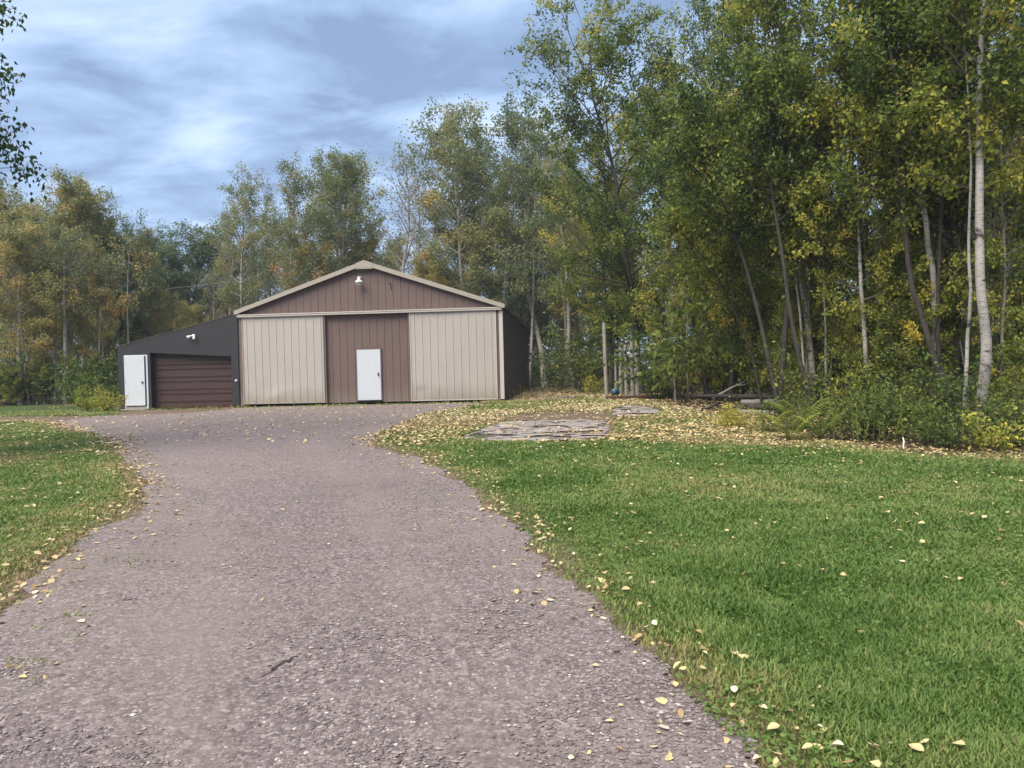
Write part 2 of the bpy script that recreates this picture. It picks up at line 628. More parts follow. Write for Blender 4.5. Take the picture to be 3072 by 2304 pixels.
LAWN_BL = [gp(*p) for p in [(-300, 1254), (0, 1250), (250, 1249), (345, 1245), (352, 1222), (250, 1214), (0, 1218), (-300, 1222)]]
GREEN_P = [gp(*p) for p in [(1400, 1222), (1490, 1205), (1600, 1207), (1740, 1186), (1810, 1192), (1790, 1213), (1600, 1226), (1450, 1234)]]
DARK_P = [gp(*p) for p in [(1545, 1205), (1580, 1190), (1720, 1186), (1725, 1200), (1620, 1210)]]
WOODS = WOOD_EDGE + [np.array([60, 12]), np.array([60, 140]), np.array([-120, 140]), np.array([-120, 36]), np.array([-26, 37.5]), np.array([-14, 40.0]), np.array([-13.2, 50]), np.array([1.2, 51])]
SLAB_P = [gp(*p) for p in [(1380, 1312), (1440, 1288), (1510, 1266), (1580, 1262), (1700, 1258), (1828, 1262), (1836, 1290), (1822, 1312), (1780, 1322), (1600, 1326), (1480, 1324), (1390, 1321)]]
SLAB2_P = [gp(*p) for p in [(1835, 1250), (1838, 1226), (1890, 1216), (1960, 1222), (1990, 1236), (1960, 1247), (1890, 1250)]]
BARE_P = [gp(*p) for p in [(1500, 1264), (1560, 1242), (1650, 1236), (1780, 1236), (1850, 1246), (1835, 1262), (1700, 1258), (1580, 1262)]]


def wob(x, y, amp=0.35, s=0.9):
    return x + (fbm(x, y, s, 3) - 0.5) * amp * 2, y + (fbm(x + 51, y + 23, s, 3) - 0.5) * amp * 2


# ground sheet
xs = np.unique(np.concatenate([np.linspace(-14, 14, 141), np.linspace(-60, 60, 121), np.linspace(-180, 180, 41)]))
ys = np.unique(np.concatenate([np.linspace(0, 34, 171), np.linspace(-15, 80, 96), np.linspace(-60, 200, 41)]))
GX, GY = np.meshgrid(xs, ys, indexing='ij')
GXf, GYf = GX.ravel(), GY.ravel()
Vg = np.stack([GXf, GYf, terrain(GXf, GYf)], 1)
nx, ny = len(xs), len(ys)
idx = np.arange(nx * ny).reshape(nx, ny)
Fg = np.stack([idx[:-1, :-1], idx[1:, :-1], idx[1:, 1:], idx[:-1, 1:]], -1).reshape(-1, 4)
me = mesh_np('ground', Vg, [Fg], M['ground'], None, True)
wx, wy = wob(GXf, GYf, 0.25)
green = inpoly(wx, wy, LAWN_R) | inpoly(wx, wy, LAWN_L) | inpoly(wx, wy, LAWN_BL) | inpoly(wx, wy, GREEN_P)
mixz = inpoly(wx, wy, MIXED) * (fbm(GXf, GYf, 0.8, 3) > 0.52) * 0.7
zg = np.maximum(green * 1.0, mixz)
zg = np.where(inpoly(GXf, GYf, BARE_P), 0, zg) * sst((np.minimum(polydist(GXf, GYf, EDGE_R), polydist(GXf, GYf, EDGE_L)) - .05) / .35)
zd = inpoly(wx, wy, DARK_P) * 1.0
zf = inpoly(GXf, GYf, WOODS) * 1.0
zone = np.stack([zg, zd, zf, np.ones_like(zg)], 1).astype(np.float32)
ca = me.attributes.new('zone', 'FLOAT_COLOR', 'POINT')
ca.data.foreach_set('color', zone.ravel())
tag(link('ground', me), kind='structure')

# gravel drive: a sheet 4 mm above the ground, its edge broken up by noise
R_ = 0.04
dx = np.arange(-14, 4.2, R_)
dy = np.arange(-9, 30.5, R_)
DX, DY = np.meshgrid(dx, dy, indexing='ij')
ex, ey = wob(DX, DY, 0.22, 1.6)
ex, ey = wob(ex, ey, 0.06, 7.0)
inside = inpoly(ex, ey, DRIVE)
iv = np.arange(DX.size).reshape(DX.shape)
keep = inside[:-1, :-1] & inside[1:, :-1] & inside[1:, 1:] & inside[:-1, 1:]
Fd = np.stack([iv[:-1, :-1], iv[1:, :-1], iv[1:, 1:], iv[:-1, 1:]], -1)[keep]
used = np.unique(Fd)
rem = np.full(DX.size, -1)
rem[used] = np.arange(len(used))
px_, py_ = DX.ravel()[used], DY.ravel()[used]
bump = (fbm(px_, py_, 2.5, 3) - 0.5) * 0.012
Vd = np.stack([px_, py_, terrain(px_, py_) + 0.011 + bump], 1)
TRACKS = [[gp(*p) for p in t] for t in ([(620, 2304), (600, 2000), (600, 1760), (590, 1560), (570, 1420), (480, 1330), (330, 1275)], [(1500, 2304), (1330, 1900), (1210, 1700), (1090, 1500), (1000, 1400), (900, 1320), (760, 1262)])]
trk = sum(np.exp(-(polydist(px_, py_, t) / .30) ** 2) for t in TRACKS) * (.15 + .9 * sst((fbm(px_, py_, 1.1, 4) - .38) / .25))
dEd = np.minimum(polydist(px_, py_, EDGE_R), polydist(px_, py_, EDGE_L))
trk = np.clip(trk * .35 + .6 * np.exp(-(dEd / .35) ** 2) * sst((fbm(px_ + 5, py_, 1.8, 3) - .35) / .3), 0, .8)
tag(link('gravel_driveway', mesh_np('gravel_driveway', Vd, [rem[Fd]], M['gravel'], trk, True)), kind='structure')


def on_drive(x, y):
    a, b = wob(x, y, 0.22, 1.6)
    return inpoly(a, b, DRIVE)


# ------------------------------------------------------------------ barn
YAW = atan2(ray(1711, 1112 - 175 * tan(ROLL))[0], ray(1711, 1112 - 175 * tan(ROLL))[1])
P0 = at(1106, 1200, 29.4)
UX = np.array([cos(YAW), -sin(YAW)])
VX = np.array([sin(YAW), cos(YAW)])


def bl(u, v):
    return P0[:2] + UX * u + VX * v


def ribbed(u0, u1, top, bot, v, pitch=0.305, h=0.016, rib=0.026, thick=0.02, rows=1, dent=None, phase=0.0):
    """steel sheet with raised vertical ribs; top/bot: functions of u"""
    us = [u0]
    k = math.ceil((u0 - phase) / pitch)
    prof = [(u0, 0.0)]
    while phase + k * pitch < u1 - rib:
        c = phase + k * pitch
        if c > u0 + rib:
            prof += [(c - rib, 0), (c - rib * .55, -h), (c + rib * .55, -h), (c + rib, 0)]
        k += 1
    prof.append((u1, 0.0))
    n = len(prof)
    V, F = [], []
    for r in range(rows + 1):
        f = r / rows
        for (u, d) in prof:
            z = bot(u) * (1 - f) + top(u) * f
            V.append((u, v + d + (dent(u, z) if dent else 0), z))
    for r in range(rows):
        for i in range(n - 1):
            a = r * n + i
            F.append((a, a + 1, a + n + 1, a + n))
    b = len(V)
    V += [(u0, v + thick, bot(u0)), (u1, v + thick, bot(u1)), (u1, v + thick, top(u1)), (u0, v + thick, top(u0))]
    F.append((b + 3, b + 2, b + 1, b))
    F.append((0, b, b + 1, n - 1))
    m = MB()
    m.add(V, F)
    # side returns
    l0, l1 = 0, rows * n
    m.add([(u0, v, bot(u0)), (u0, v + thick, bot(u0)), (u0, v + thick, top(u0)), (u0, v, top(u0)),
           (u1, v, bot(u1)), (u1, v + thick, bot(u1)), (u1, v + thick, top(u1)), (u1, v, top(u1))], [(0, 3, 2, 1), (4, 5, 6, 7)])
    return m


G = GZ
EU, EZ, AZ = 5.50, 4.14 - G, 6.01 - G        # eave half-width, eave and ridge height above the ground
SL = (AZ - EZ) / EU
DEPTH = 18.0
barn = empty('pole_barn', (P0[0], P0[1], G), -YAW)
tag(barn, 'brown steel pole barn with two beige sliding doors and a low gable roof', 'barn')


def roofz(u):
    return AZ - SL * abs(u)


HB = 3.92 - G      # underside of the door track
gw = ribbed(-5.30, 5.40, lambda u: roofz(u) - 0.10, lambda u: HB + 0.04, 0.05, rows=1, phase=0.02)
# break the sheet at the ridge so that the gable stays straight
gw2 = MB()
for a, b_ in ((-5.30, 0.0), (0.0, 5.40)):
    q = ribbed(a, b_, lambda u: roofz(u) - 0.10, lambda u: HB + 0.04, 0.05, phase=0.16)
    gw2.add(q.V, [f for fs in q.F.values() for f in fs])
gw2.build('gable_wall', M['barn_brown'], barn)
# recessed centre wall; near-black block painting in the shade under the doors
cw = ribbed(-1.90, 1.90, lambda u: HB, lambda u: 0.10, 0.13, phase=0.05)
cw.build('centre_panel', M['barn_brown'], barn)
for u0, u1 in ((-1.765, -1.68), (1.66, 1.745)):
    m = MB()
    m.box(u0, u1, -0.02, 0.115, 0.10, HB - .003)
    m.build('door_jamb', M['barn_brown'], barn)
m = MB()
m.box(-5.28, 5.38, 0.22, 0.40, -0.10, 0.16)
m.build('under_door_shade', M['void'], barn)
# side and back walls
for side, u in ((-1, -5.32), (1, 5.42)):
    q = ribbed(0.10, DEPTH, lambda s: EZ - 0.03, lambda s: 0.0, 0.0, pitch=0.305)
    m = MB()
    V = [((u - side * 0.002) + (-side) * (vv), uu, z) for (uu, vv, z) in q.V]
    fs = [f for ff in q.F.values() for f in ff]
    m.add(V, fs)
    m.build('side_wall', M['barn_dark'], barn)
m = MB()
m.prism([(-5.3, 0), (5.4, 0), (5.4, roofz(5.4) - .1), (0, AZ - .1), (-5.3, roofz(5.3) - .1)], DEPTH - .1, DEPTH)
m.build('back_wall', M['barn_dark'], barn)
# roof sheets
m = MB()
for s in (-1, 1):
    m.prism([(0.0, AZ - .03), (s * (5.34 if s < 0 else EU), roofz(5.34 if s < 0 else EU) - .03), (s * (5.34 if s < 0 else EU), roofz(5.34 if s < 0 else EU) - .09), (0.0, AZ - .09)][::s], -0.10, DEPTH + .25)
m.build('roof', M['roof'], barn)
# fascia with its ridge plate
FH = 0.14
EE = {-1: 5.34, 1: EU}      # the left eave stops at the shed
m = MB()
for s in (-1, 1):
    m.prism([(s * 0.33, roofz(.33) + .02), (s * (EE[s] + .03), roofz(EE[s]) + .01), (s * (EE[s] + .03), roofz(EE[s]) - FH + .01), (s * 0.33, roofz(.33) - FH)][::s], -0.15, -0.11)
    m.prism([(s * 0.33, roofz(.33) - FH + .05), (s * EE[s], roofz(EE[s]) - FH + .06), (s * EE[s], roofz(EE[s]) - FH - .012), (s * 0.33, roofz(.33) - FH - .022)][::s], -0.165, -0.155)
m.build('fascia', M['fascia'], barn)
m = MB()
m.prism([(-0.335, roofz(.335) - FH - .02), (0.335, roofz(.335) - FH - .02), (0.335, roofz(.335) + .03), (0, AZ + .035), (-0.335, roofz(.335) + .03)], -0.172, -0.152)
m.prism([(-0.33, roofz(.33) - FH - .06), (0.33, roofz(.33) - FH - .06), (0.33, roofz(.33) - FH - .025), (-0.33, roofz(.33) - FH - .025)], -0.165, -0.12)
m.build('ridge_plate', M['fascia'], barn)
m = MB()
for s in (-1, 1):
    m.prism([(s * 0.3, roofz(.3) - .1), (s * 5.30, roofz(5.30) - .1), (s * 5.30, roofz(5.30) - .16), (s * 0.3, roofz(.3) - .16)][::s], -0.105, 0.045)
m.build('soffit', M['roof'], barn)
# door track
m = MB()
m.box(-5.26, 5.40, -0.12, 0.02, HB + .015, HB + .115)
m.box(-5.26, 5.40, -0.14, -0.123, HB + .085, HB + .125)
m.build('door_track', M['barn_trim'], barn, bevel=.006)
# sliding doors, the left one dented near its foot


def dent1(u, z):
    d = 0.0
    for (cu, cz, ru, rz, a) in ((-4.2, .62, .30, .40, .045), (-3.75, .40, .25, .25, -.035), (-4.65, .9, .35, .6, .025), (-3.3, .9, .5, .5, .02), (-4.0, 1.5, .7, .5, .015)):
        d += a * math.exp(-((u - cu) / ru) ** 2 - ((z - cz) / rz) ** 2)
    return d


def dent2(u, z):
    return 0.01 * sin(u * 1.7) * sin(z * 1.3) + 0.03 * math.exp(-((u - 2.1) / .3) ** 2 - ((z - .5) / .2) ** 2)


for k, (u0, u1, zb, dent, lab) in enumerate(((-5.09, -1.77, 0.45 - G, dent1, 'beige sliding door with dents near its foot'), (1.75, 5.15, 0.44 - G, dent2, None))):
    q = ribbed(u0 + .02, u1 - .02, lambda u: HB + .012, lambda u: zb + .02, -0.03, rows=28, dent=dent, phase=u0 + .17, thick=.09)
    d = q.build('sliding_door', M['barn_beige'], barn)
    if lab:
        d['label'] = lab
    m = MB()
    for a, b_ in ((u0 - .015, u0 + .018), (u1 - .018, u1 + .015)):
        m.box(a, b_, -0.052, 0.0, zb, HB + .012)
    m.box(u0 + .02, u1 - .02, -0.050, 0.0, zb, zb + .035)
    m.build('door_edge', M['barn_trim'] if k else M['fascia'], d)
for u0, u1 in ((-5.24, -5.12), (5.17, 5.25)):
    m = MB()
    m.box(u0, u1, 0.0, 0.06, 0.05, HB)
    m.build('door_stop', M['barn_brown'], barn)
m = MB()
m.box(5.27, 5.425, -0.02, 0.09, 0.12, HB + .01)
m.build('corner_trim', M['barn_trim'], barn)
# entry door
d0 = 0.51 - G
m = MB()
m.box(-0.445, 0.505, 0.045, 0.10, d0, 2.52 - G)
ed = m.build('entry_door', M['white'], barn, bevel=.006)
m = MB()
m.box(-0.475, 0.545, 0.07, 0.125, 2.525 - G, 2.57 - G)
m.box(-0.475, -0.45, 0.07, 0.125, d0 - .02, 2.523 - G)
m.box(0.51, 0.545, 0.07, 0.125, d0 - .02, 2.523 - G)
m.build('door_frame', M['barn_brown'], ed)
m = MB()
m.box(-0.46, 0.52, -0.02, 0.12, d0 - .09, d0 - .025)
m.build('threshold', M['void'], ed)
m = MB()
m.tube([(0.42, 0.05, 1.52 - G), (0.42, 0.0, 1.52 - G)], [.016, .016], 8)
m.lathe([(0, -.03), (.025, -.028), (.034, 0), (.025, .028), (0, .03)], (0.42, -0.015, 1.52 - G), 10)
m.box(0.395, 0.445, 0.038, 0.0445, 1.47 - G, 1.60 - G)
m.build('handle', M['black'], ed, True)
for hz in (0.75, 1.5, 2.3):
    m = MB()
    m.box(-0.448, -0.425, 0.034, 0.0445, hz - G, hz + .1 - G)
    m.build('hinge', M['galv'], ed)
# yard light on the gable
lz = 5.20 - G
m = MB()
m.box(-0.235, -0.155, -0.02, 0.04, lz + .13, lz + .22)
m.tube([(-0.195, -0.02, lz + .18), (-0.195, -.16, lz + .17), (-0.195, -.22, lz + .10)], [.022, .022, .022], 8)
yl = m.build('yard_light', M['galv'], barn)
m = MB()
m.lathe([(.045, .13), (.06, .10), (.055, .07), (.09, .05), (.15, .0), (.165, -.025), (.15, -.02), (.08, .03)], (-0.195, -.24, lz), 20)
m.lathe([(0, .19), (.04, .185), (.055, .15), (.05, .13)], (-0.195, -.24, lz), 14)
m.build('lamp_shade', M['lampwhite'], yl, True)
m = MB()
m.lathe([(.135, -.025), (.14, -.06), (.125, -.11), (.06, -.15), (0, -.155)], (-0.195, -.24, lz), 18)
m.build('lamp_glass', M['glass'], yl, True)
m = MB()
m.tube([(0.93, 0.04, 5.12 - G), (0.98, -0.03, 5.13 - G), (1.02, -0.03, 5.08 - G), (1.03, 0.01, 4.86 - G)], .014, 6)
m.build('wire_hook', M['black'], barn)

# ------------------------------------------------------------------ lean-to shed
so = bl(-10.4, 0.05)
shed = empty('lean_to_shed', (P0[0], P0[1], G), -YAW)
tag(shed, 'charcoal lean-to shed with a low sloping roof against the brown barn', 'shed')
SV = 0.06


def sroof(u):
    return (2.90 - G) + (u + 10.42) * (4.10 - 2.90) / (10.42 - 5.34)


gl, gr_, gtl, gtr = -9.04, -5.63, 2.63 - G, 2.39 - G
m = MB()
# front wall pieces round the garage opening and the door
m.prism([(-10.42, .40), (-10.16, .40), (-10.16, 2.56 - G), (-9.15, 2.56 - G), (-9.15, 0.02), (gl, 0.02), (gl, gtl), (gr_, gtr), (gr_, 0.06), (-5.33, 0.06),
         (-5.33, sroof(-5.33)), (-10.42, sroof(-10.42))], SV, SV + .12)
m.build('front_wall', M['shed_dark'], shed)
m = MB()
m.prism([(-10.40, .0), (-10.17, .0), (-10.17, .395), (-10.40, .395)], SV + .03, SV + .12)
m.build('foundation', M['brownwood'], shed)
m = MB()
m.box(gl - .1, gl - .002, SV + .122, SV + .60, 0.0, gtl + .25)
m.box(gr_ + .002, gr_ + .1, SV + .122, SV + .60, 0.0, gtl + .1)
m.box(gl - .1, gr_ + .1, SV + .122, SV + .60, gtl + .26, gtl + .36)
m.build('garage_reveal', M['shed_dark'], shed)
m = MB()
m.box(-10.42, -10.32, SV + .122, 9.0, 0.0, 2.86 - G)
m.build('side_wall', M['shed_dark'], shed)
m = MB()
m.prism([(-10.42, 0), (-5.36, 0), (-5.36, sroof(-5.36)), (-10.42, sroof(-10.42))], 9.0, 9.1)
m.build('back_wall', M['shed_dark'], shed)
m = MB()
m.prism([(-10.52, sroof(-10.52) + .0), (-5.36, sroof(-5.36) + .0), (-5.36, sroof(-5.36) + .03), (-10.52, sroof(-10.52) + .03)], SV - .02, 9.2)
m.build('roof', M['roof'], shed)
# sectional garage door: rows of raised ribs
m = MB()
z = 0.10
prof = []
step = [0.19, 0.315]
k = 0
ztop = gtl + .2
V = []
rows = []
while z < ztop:
    h = step[k % 2]
    rows += [(z, 0.0), (z + h - .05, 0.0), (z + h - .038, -.022), (z + h - .022, -.022), (z + h - .008, .03), (z + h, .03)]
    z += h
    k += 1
gv = SV + .30
n = len(rows)
m.add([(gl - .05, gv + d, zz) for zz, d in rows] + [(gr_ + .05, gv + d, zz) for zz, d in rows], [(i, i + n, i + 1 + n, i + 1) for i in range(n - 1)])
m.box(gl - .05, gr_ + .05, gv + .04, gv + .06, 0.05, ztop)
gd = m.build('garage_door', M['garage_brown'], shed)
m = MB()
m.box(gl + .01, gr_ - .01, gv - .03, gv + .03, 0.02, 0.095)
m.build('bottom_rail', M['brownwood'], gd)
# white service door
m = MB()
m.box(-10.155, -10.12, SV - .02, SV + .11, 0.02, 2.55 - G)
m.box(-9.225, -9.155, SV - .02, SV + .11, 0.02, 2.55 - G)
m.box(-10.118, -9.227, SV - .02, SV + .11, 2.505 - G, 2.55 - G)
sd = m.build('service_door_frame', M['white'], shed)
m = MB()
m.box(-10.115, -9.27, SV - .065, SV - .01, 0.155, 2.50 - G)
dl = m.build('door_leaf', M['white'], sd, bevel=.006)
m = MB()
m.box(-10.115, -9.23, SV + .01, SV + .09, 0.02, 0.125)
m.build('kick_plate', M['palewood'], sd)
m = MB()
m.box(-10.119, -9.226, SV + .03, SV + .10, 0.126, 2.50 - G)
m.build('door_gap', M['void'], sd)
m = MB()
m.lathe([(0, -.035), (.03, -.03), (.04, 0), (.03, .03), (0, .035)], (-9.36, SV - .09, 1.43 - G), 10)
m.build('handle', M['black'], sd, True)
for hz in (0.75, 1.45, 2.2):
    m = MB()
    m.box(-10.12, -10.085, SV - .078, SV - .066, hz - G, hz + .1 - G)
    m.build('hinge', M['galv'], sd)
# twin floodlight
fz = 3.27 - G
m = MB()
m.lathe([(.055, -.03), (.06, .0), (.05, .03), (0, .035)], (-7.16, SV - .03, fz), 12)
m.box(-7.21, -7.11, SV - .03, SV - .002, fz - .05, fz + .05)
fl = m.build('floodlight', M['lampwhite'], shed, True)
for (a, b_) in (((-7.19, SV - .05, fz + .01), (-7.36, SV - .17, fz - .07)), ((-7.13, SV - .05, fz - .02), (-7.06, SV - .20, fz - .13))):
    m = MB()
    va, vb = Vector(a), Vector(b_)
    dd = vb - va
    m.tube([va, va + dd * .35, va + dd * .45, va + dd * .85, vb], [.02, .022, .04, .055, .058], 12)
    m.build('lamp_head', M['lampwhite'], fl, True)
m = MB()
m.box(-5.47, -5.39, SV - .04, SV - .002, 1.36 - G, 1.45 - G)
m.lathe([(0, -.05), (.035, -.03), (.04, 0), (.02, .03), (0, .035)], (-5.43, SV - .06, 1.42 - G), 10)
m.build('wall_outlet', M['lampwhite'], shed, True)
m = MB()
bx = [(-10.75, -8.95)]
m.box(-10.6, -9.05, SV - .55, SV - .03, -.06, 0.015)
tag(m.build('doorstep_plank', M['greywood']), 'grey weathered plank on the ground below the shed service door', 'plank')
bpy.data.objects['doorstep_plank'].location = (P0[0], P0[1], G)
bpy.data.objects['doorstep_plank'].rotation_euler = (0, 0, -YAW)

# ------------------------------------------------------------------ trees
def tubes_np(paths, kmap=(8, 5, 3)):
    """paths: list of (pts (n,3), radii (n,), level) -> V, F"""
    V, F = [], []
    off = 0
    for P, R, lv in paths:
        k = kmap[min(lv, len(kmap) - 1)]
        P = np.asarray(P, float)
        n = len(P)
        T = np.gradient(P, axis=0)
        T /= np.linalg.norm(T, axis=1, keepdims=True) + 1e-9
        ref = np.where(np.abs(T[:, 2:3]) < 0.9, np.array([[0, 0, 1.0]]), np.array([[1.0, 0, 0]]))
        A = np.cross(T, ref)
        A /= np.linalg.norm(A, axis=1, keepdims=True) + 1e-9
        B = np.cross(T, A)
        th = np.arange(k) * 2 * pi / k
        ring = P[:, None, :] + (A[:, None, :] * np.cos(th)[None, :, None] + B[:, None, :] * np.sin(th)[None, :, None]) * np.asarray(R)[:, None, None]
        V.append(ring.reshape(-1, 3))
        i, j = np.meshgrid(np.arange(n - 1), np.arange(k), indexing='ij')
        f = np.stack([i * k + j, i * k + (j + 1) % k, (i + 1) * k + (j + 1) % k, (i + 1) * k + j], -1).reshape(-1, 4) + off
        F.append(f)
        off += n * k
    tubes_np.stem = sum(len(f) for f, p in zip(F, paths) if p[2] == 0)
    return np.concatenate(V), np.concatenate(F)


def limb_mat(me, nstem, mat):
    """gives every face after the stem's own faces the limb material"""
    me.materials.append(mat)
    idx = np.ones(len(me.polygons), np.int32)
    idx[:nstem] = 0
    me.polygons.foreach_set('material_index', idx)
    return me


def leaves_np(rng, C, size, aspect=0.62, droop=0.5, flat=0.0):
    """kite-shaped leaves at centres C -> V, F"""
    n = len(C)
    az = rng.random(n) * 2 * pi
    el = rng.normal(-droop, 0.6, n) * (1 - flat)
    d = np.stack([np.cos(az) * np.cos(el), np.sin(az) * np.cos(el), np.sin(el)], 1)
    r = rng.normal(0, 1, (n, 3))
    r[:, 2] += 0.9
    s = np.cross(d, r)
    s /= np.linalg.norm(s, axis=1, keepdims=True) + 1e-9
    nn = np.cross(s, d)
    L = size * rng.uniform(0.65, 1.35, n)[:, None]
    W = L * aspect * rng.uniform(0.8, 1.15, n)[:, None]
    a = C
    m = C + d * L * 0.42
    cup = nn * W * 0.18
    V = np.stack([a, m + s * W * .5 + cup, C + d * L - nn * L * .08, m - s * W * .5 + cup], 1).reshape(-1, 3)
    F = np.arange(4 * n).reshape(-1, 4)
    return V, F


def curve_pts(rng, p, d, L, n, wander, up):
    P = [np.array(p)]
    d = np.array(d, float)
    for i in range(n):
        d = d + rng.normal(0, wander, 3)
        d[2] += up
        d /= np.linalg.norm(d)
        P.append(P[-1] + d * L / n)
    return np.array(P)


def grow(seed, trunk, rad, crown0, n_limb, limb, leafn, lsize, tint=(0.4, 0.15), up=0.10, elev=(0.35, 0.9), prof=None, spread=0.13, nsub=4, ntw=3,
         bias=None, droop=0.5, bare=0.0, clump=0.12):
    """one tree from its trunk polyline: returns (trunk mesh arrays, crown mesh arrays, tint)"""
    rng = np.random.default_rng(seed)
    T = np.asarray(trunk, float)
    seg = np.concatenate([[0], np.cumsum(np.linalg.norm(np.diff(T, axis=0), axis=1))])
    Ht = seg[-1]
    tt = np.linspace(0, 1, max(12, len(T) * 2))
    TP = np.stack([np.interp(tt * Ht, seg, T[:, i]) for i in range(3)], 1)
    TP[1:, :2] += np.cumsum(rng.normal(0, 0.010 * Ht / 12, (len(TP) - 1, 2)), 0)
    TR = rad * (1 - tt) ** 0.75 * 0.94 + rad * 0.06
    TR[0] *= 1.25
    paths = [(TP, TR, 0)]
    anchors, aw, an_t = [], [], []
    prof = prof or (lambda s: 0.35 + 0.65 * sin(pi * (0.12 + 0.80 * s)))
    for i in range(n_limb):
        s = (i + rng.random()) / n_limb
        t = crown0 + (0.985 - crown0) * s
        p = np.array([np.interp(t, tt, TP[:, k]) for k in range(3)])
        r = np.interp(t, tt, TR)
        az = i * 2.399 + rng.normal(0, .4)
        el = elev[0] + (elev[1] - elev[0]) * s + rng.normal(0, .12)
        d = np.array([cos(az) * cos(el), sin(az) * cos(el), sin(el)])
        L = limb * prof(s) * rng.uniform(.75, 1.2)
        if bias is not None:
            L *= 1 + 0.7 * float(np.dot(d[:2], bias))
        P = curve_pts(rng, p, d, L, 6, 0.10, up)
        R = np.linspace(min(r * .55, .012 + L * .013), .006, len(P))
        paths.append((P, R, 1))
        mt = rng.normal(0, clump)
        for j in range(nsub):
            f = 0.25 + 0.75 * (j + rng.random()) / nsub
            ii = min(int(f * 6), 5)
            q = P[ii] + (P[ii + 1] - P[ii]) * (f * 6 - ii)
            dd = (P[ii + 1] - P[ii])
            dd = dd / np.linalg.norm(dd) + rng.normal(0, .55, 3)
            dd /= np.linalg.norm(dd)
            l2 = L * rng.uniform(.28, .5)
            Q = curve_pts(rng, q, dd, l2, 4, 0.15, up * .8)
            paths.append((Q, np.linspace(.010, .004, len(Q)), 2))
            mt2 = mt + rng.normal(0, clump * .7)
            for b in range(ntw):
                g = rng.integers(1, 5)
                e = (Q[g] - Q[g - 1])
                e = e / np.linalg.norm(e) + rng.normal(0, .7, 3)
                e /= np.linalg.norm(e)
                W = curve_pts(rng, Q[g], e, l2 * rng.uniform(.35, .7), 3, 0.2, 0.03)
                paths.append((W, np.linspace(.005, .003, len(W)), 2))
                if rng.random() >= bare * (0.6 + 0.7 * s):
                    anchors.append(W)
                    an_t.append(mt2 + rng.normal(0, .03))
            if rng.random() >= bare * (0.6 + 0.7 * s):
                anchors.append(Q[1:])
                an_t.append(mt2)
    ks = rng.integers(0, len(anchors), leafn)
    C = np.empty((leafn, 3))
    tn = np.empty(leafn)
    for i in range(leafn):
        A = anchors[ks[i]]
        f = rng.random() * (len(A) - 1)
        a = int(f)
        C[i] = A[a] + (A[min(a + 1, len(A) - 1)] - A[a]) * (f - a)
        tn[i] = an_t[ks[i]]
    C += rng.normal(0, spread, C.shape)
    tn = np.clip(tint[0] + tn + rng.normal(0, tint[1], leafn), 0.02, 0.98)
    LV, LF = leaves_np(rng, C, lsize, droop=droop)
    return tubes_np(paths), (LV, LF), np.repeat(tn, 4)


def tree_obj(name, data, bark, leaf, loc=(0, 0, 0), rz=0, sc=1.0, nstem=0):
    (tv, tf), (lv, lf), tn = data
    root = empty(name, loc, rz)
    root.scale = (sc, sc, sc) if not hasattr(sc, '__len__') else sc
    tm = mesh_np('trunk', tv, [tf], bark, None, True)
    link('trunk', limb_mat(tm, nstem, M['limb']) if bark == M['birch'] else tm, root)
    link('crown', mesh_np('crown', lv, [lf], leaf, tn), root)
    return root


def straight(h, lean=(0, 0), seed=0, n=7):
    rng = np.random.default_rng(seed)
    z = np.linspace(0, 1, n)
    wx_ = np.cumsum(rng.normal(0, .012 * h, n))
    wy_ = np.cumsum(rng.normal(0, .012 * h, n))
    wx_[0] = wy_[0] = 0
    return np.stack([lean[0] * z ** 1.3 + wx_, lean[1] * z ** 1.3 + wy_, z * h], 1)


OVAL = lambda s: 0.30 + 0.70 * sin(pi * (0.10 + 0.78 * s))
WIDE = lambda s: 0.25 + 0.75 * sin(pi * (0.05 + 0.72 * s)) ** 0.8
PROTO = {}      # kind -> list of (data, height)


def proto(kind, name, seed, h, rad, bark, leaf, **kw):
    d = grow(seed, straight(h, (kw.pop('lean', 0.4), 0.2), seed), rad, **kw)
    (tv, tf), (lv, lf), tn = d
    tm = mesh_np('trunk', tv, [tf], bark, None, True)
    if bark == M['birch']:
        limb_mat(tm, tubes_np.stem, M['limb'])
    PROTO.setdefault(kind, []).append((tm, mesh_np('crown', lv, [lf], leaf, tn), max(tv[:, 2].max(), lv[:, 2].max() - .2), name))


# far trees: aspens, thin bare aspens, dark green ones
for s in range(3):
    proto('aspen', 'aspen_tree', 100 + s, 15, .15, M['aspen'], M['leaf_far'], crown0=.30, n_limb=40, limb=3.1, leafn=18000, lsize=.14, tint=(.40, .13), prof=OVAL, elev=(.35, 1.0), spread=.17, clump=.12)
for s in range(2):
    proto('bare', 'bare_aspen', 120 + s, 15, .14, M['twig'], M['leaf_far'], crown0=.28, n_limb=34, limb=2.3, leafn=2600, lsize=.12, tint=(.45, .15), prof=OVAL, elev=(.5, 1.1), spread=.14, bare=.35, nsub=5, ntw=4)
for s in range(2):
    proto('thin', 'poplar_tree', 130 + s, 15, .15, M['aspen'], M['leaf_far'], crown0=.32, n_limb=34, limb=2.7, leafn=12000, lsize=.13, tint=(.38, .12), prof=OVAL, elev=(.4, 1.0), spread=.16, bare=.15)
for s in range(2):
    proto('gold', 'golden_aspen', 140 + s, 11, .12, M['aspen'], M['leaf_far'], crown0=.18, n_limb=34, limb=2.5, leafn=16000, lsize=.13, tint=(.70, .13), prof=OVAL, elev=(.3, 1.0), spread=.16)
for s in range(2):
    proto('dark', 'dark_poplar', 150 + s, 13, .15, M['bark'], M['leaf_far'], crown0=.25, n_limb=36, limb=3.3, leafn=18000, lsize=.15, tint=(.16, .09), prof=WIDE, elev=(.3, .95), spread=.18)
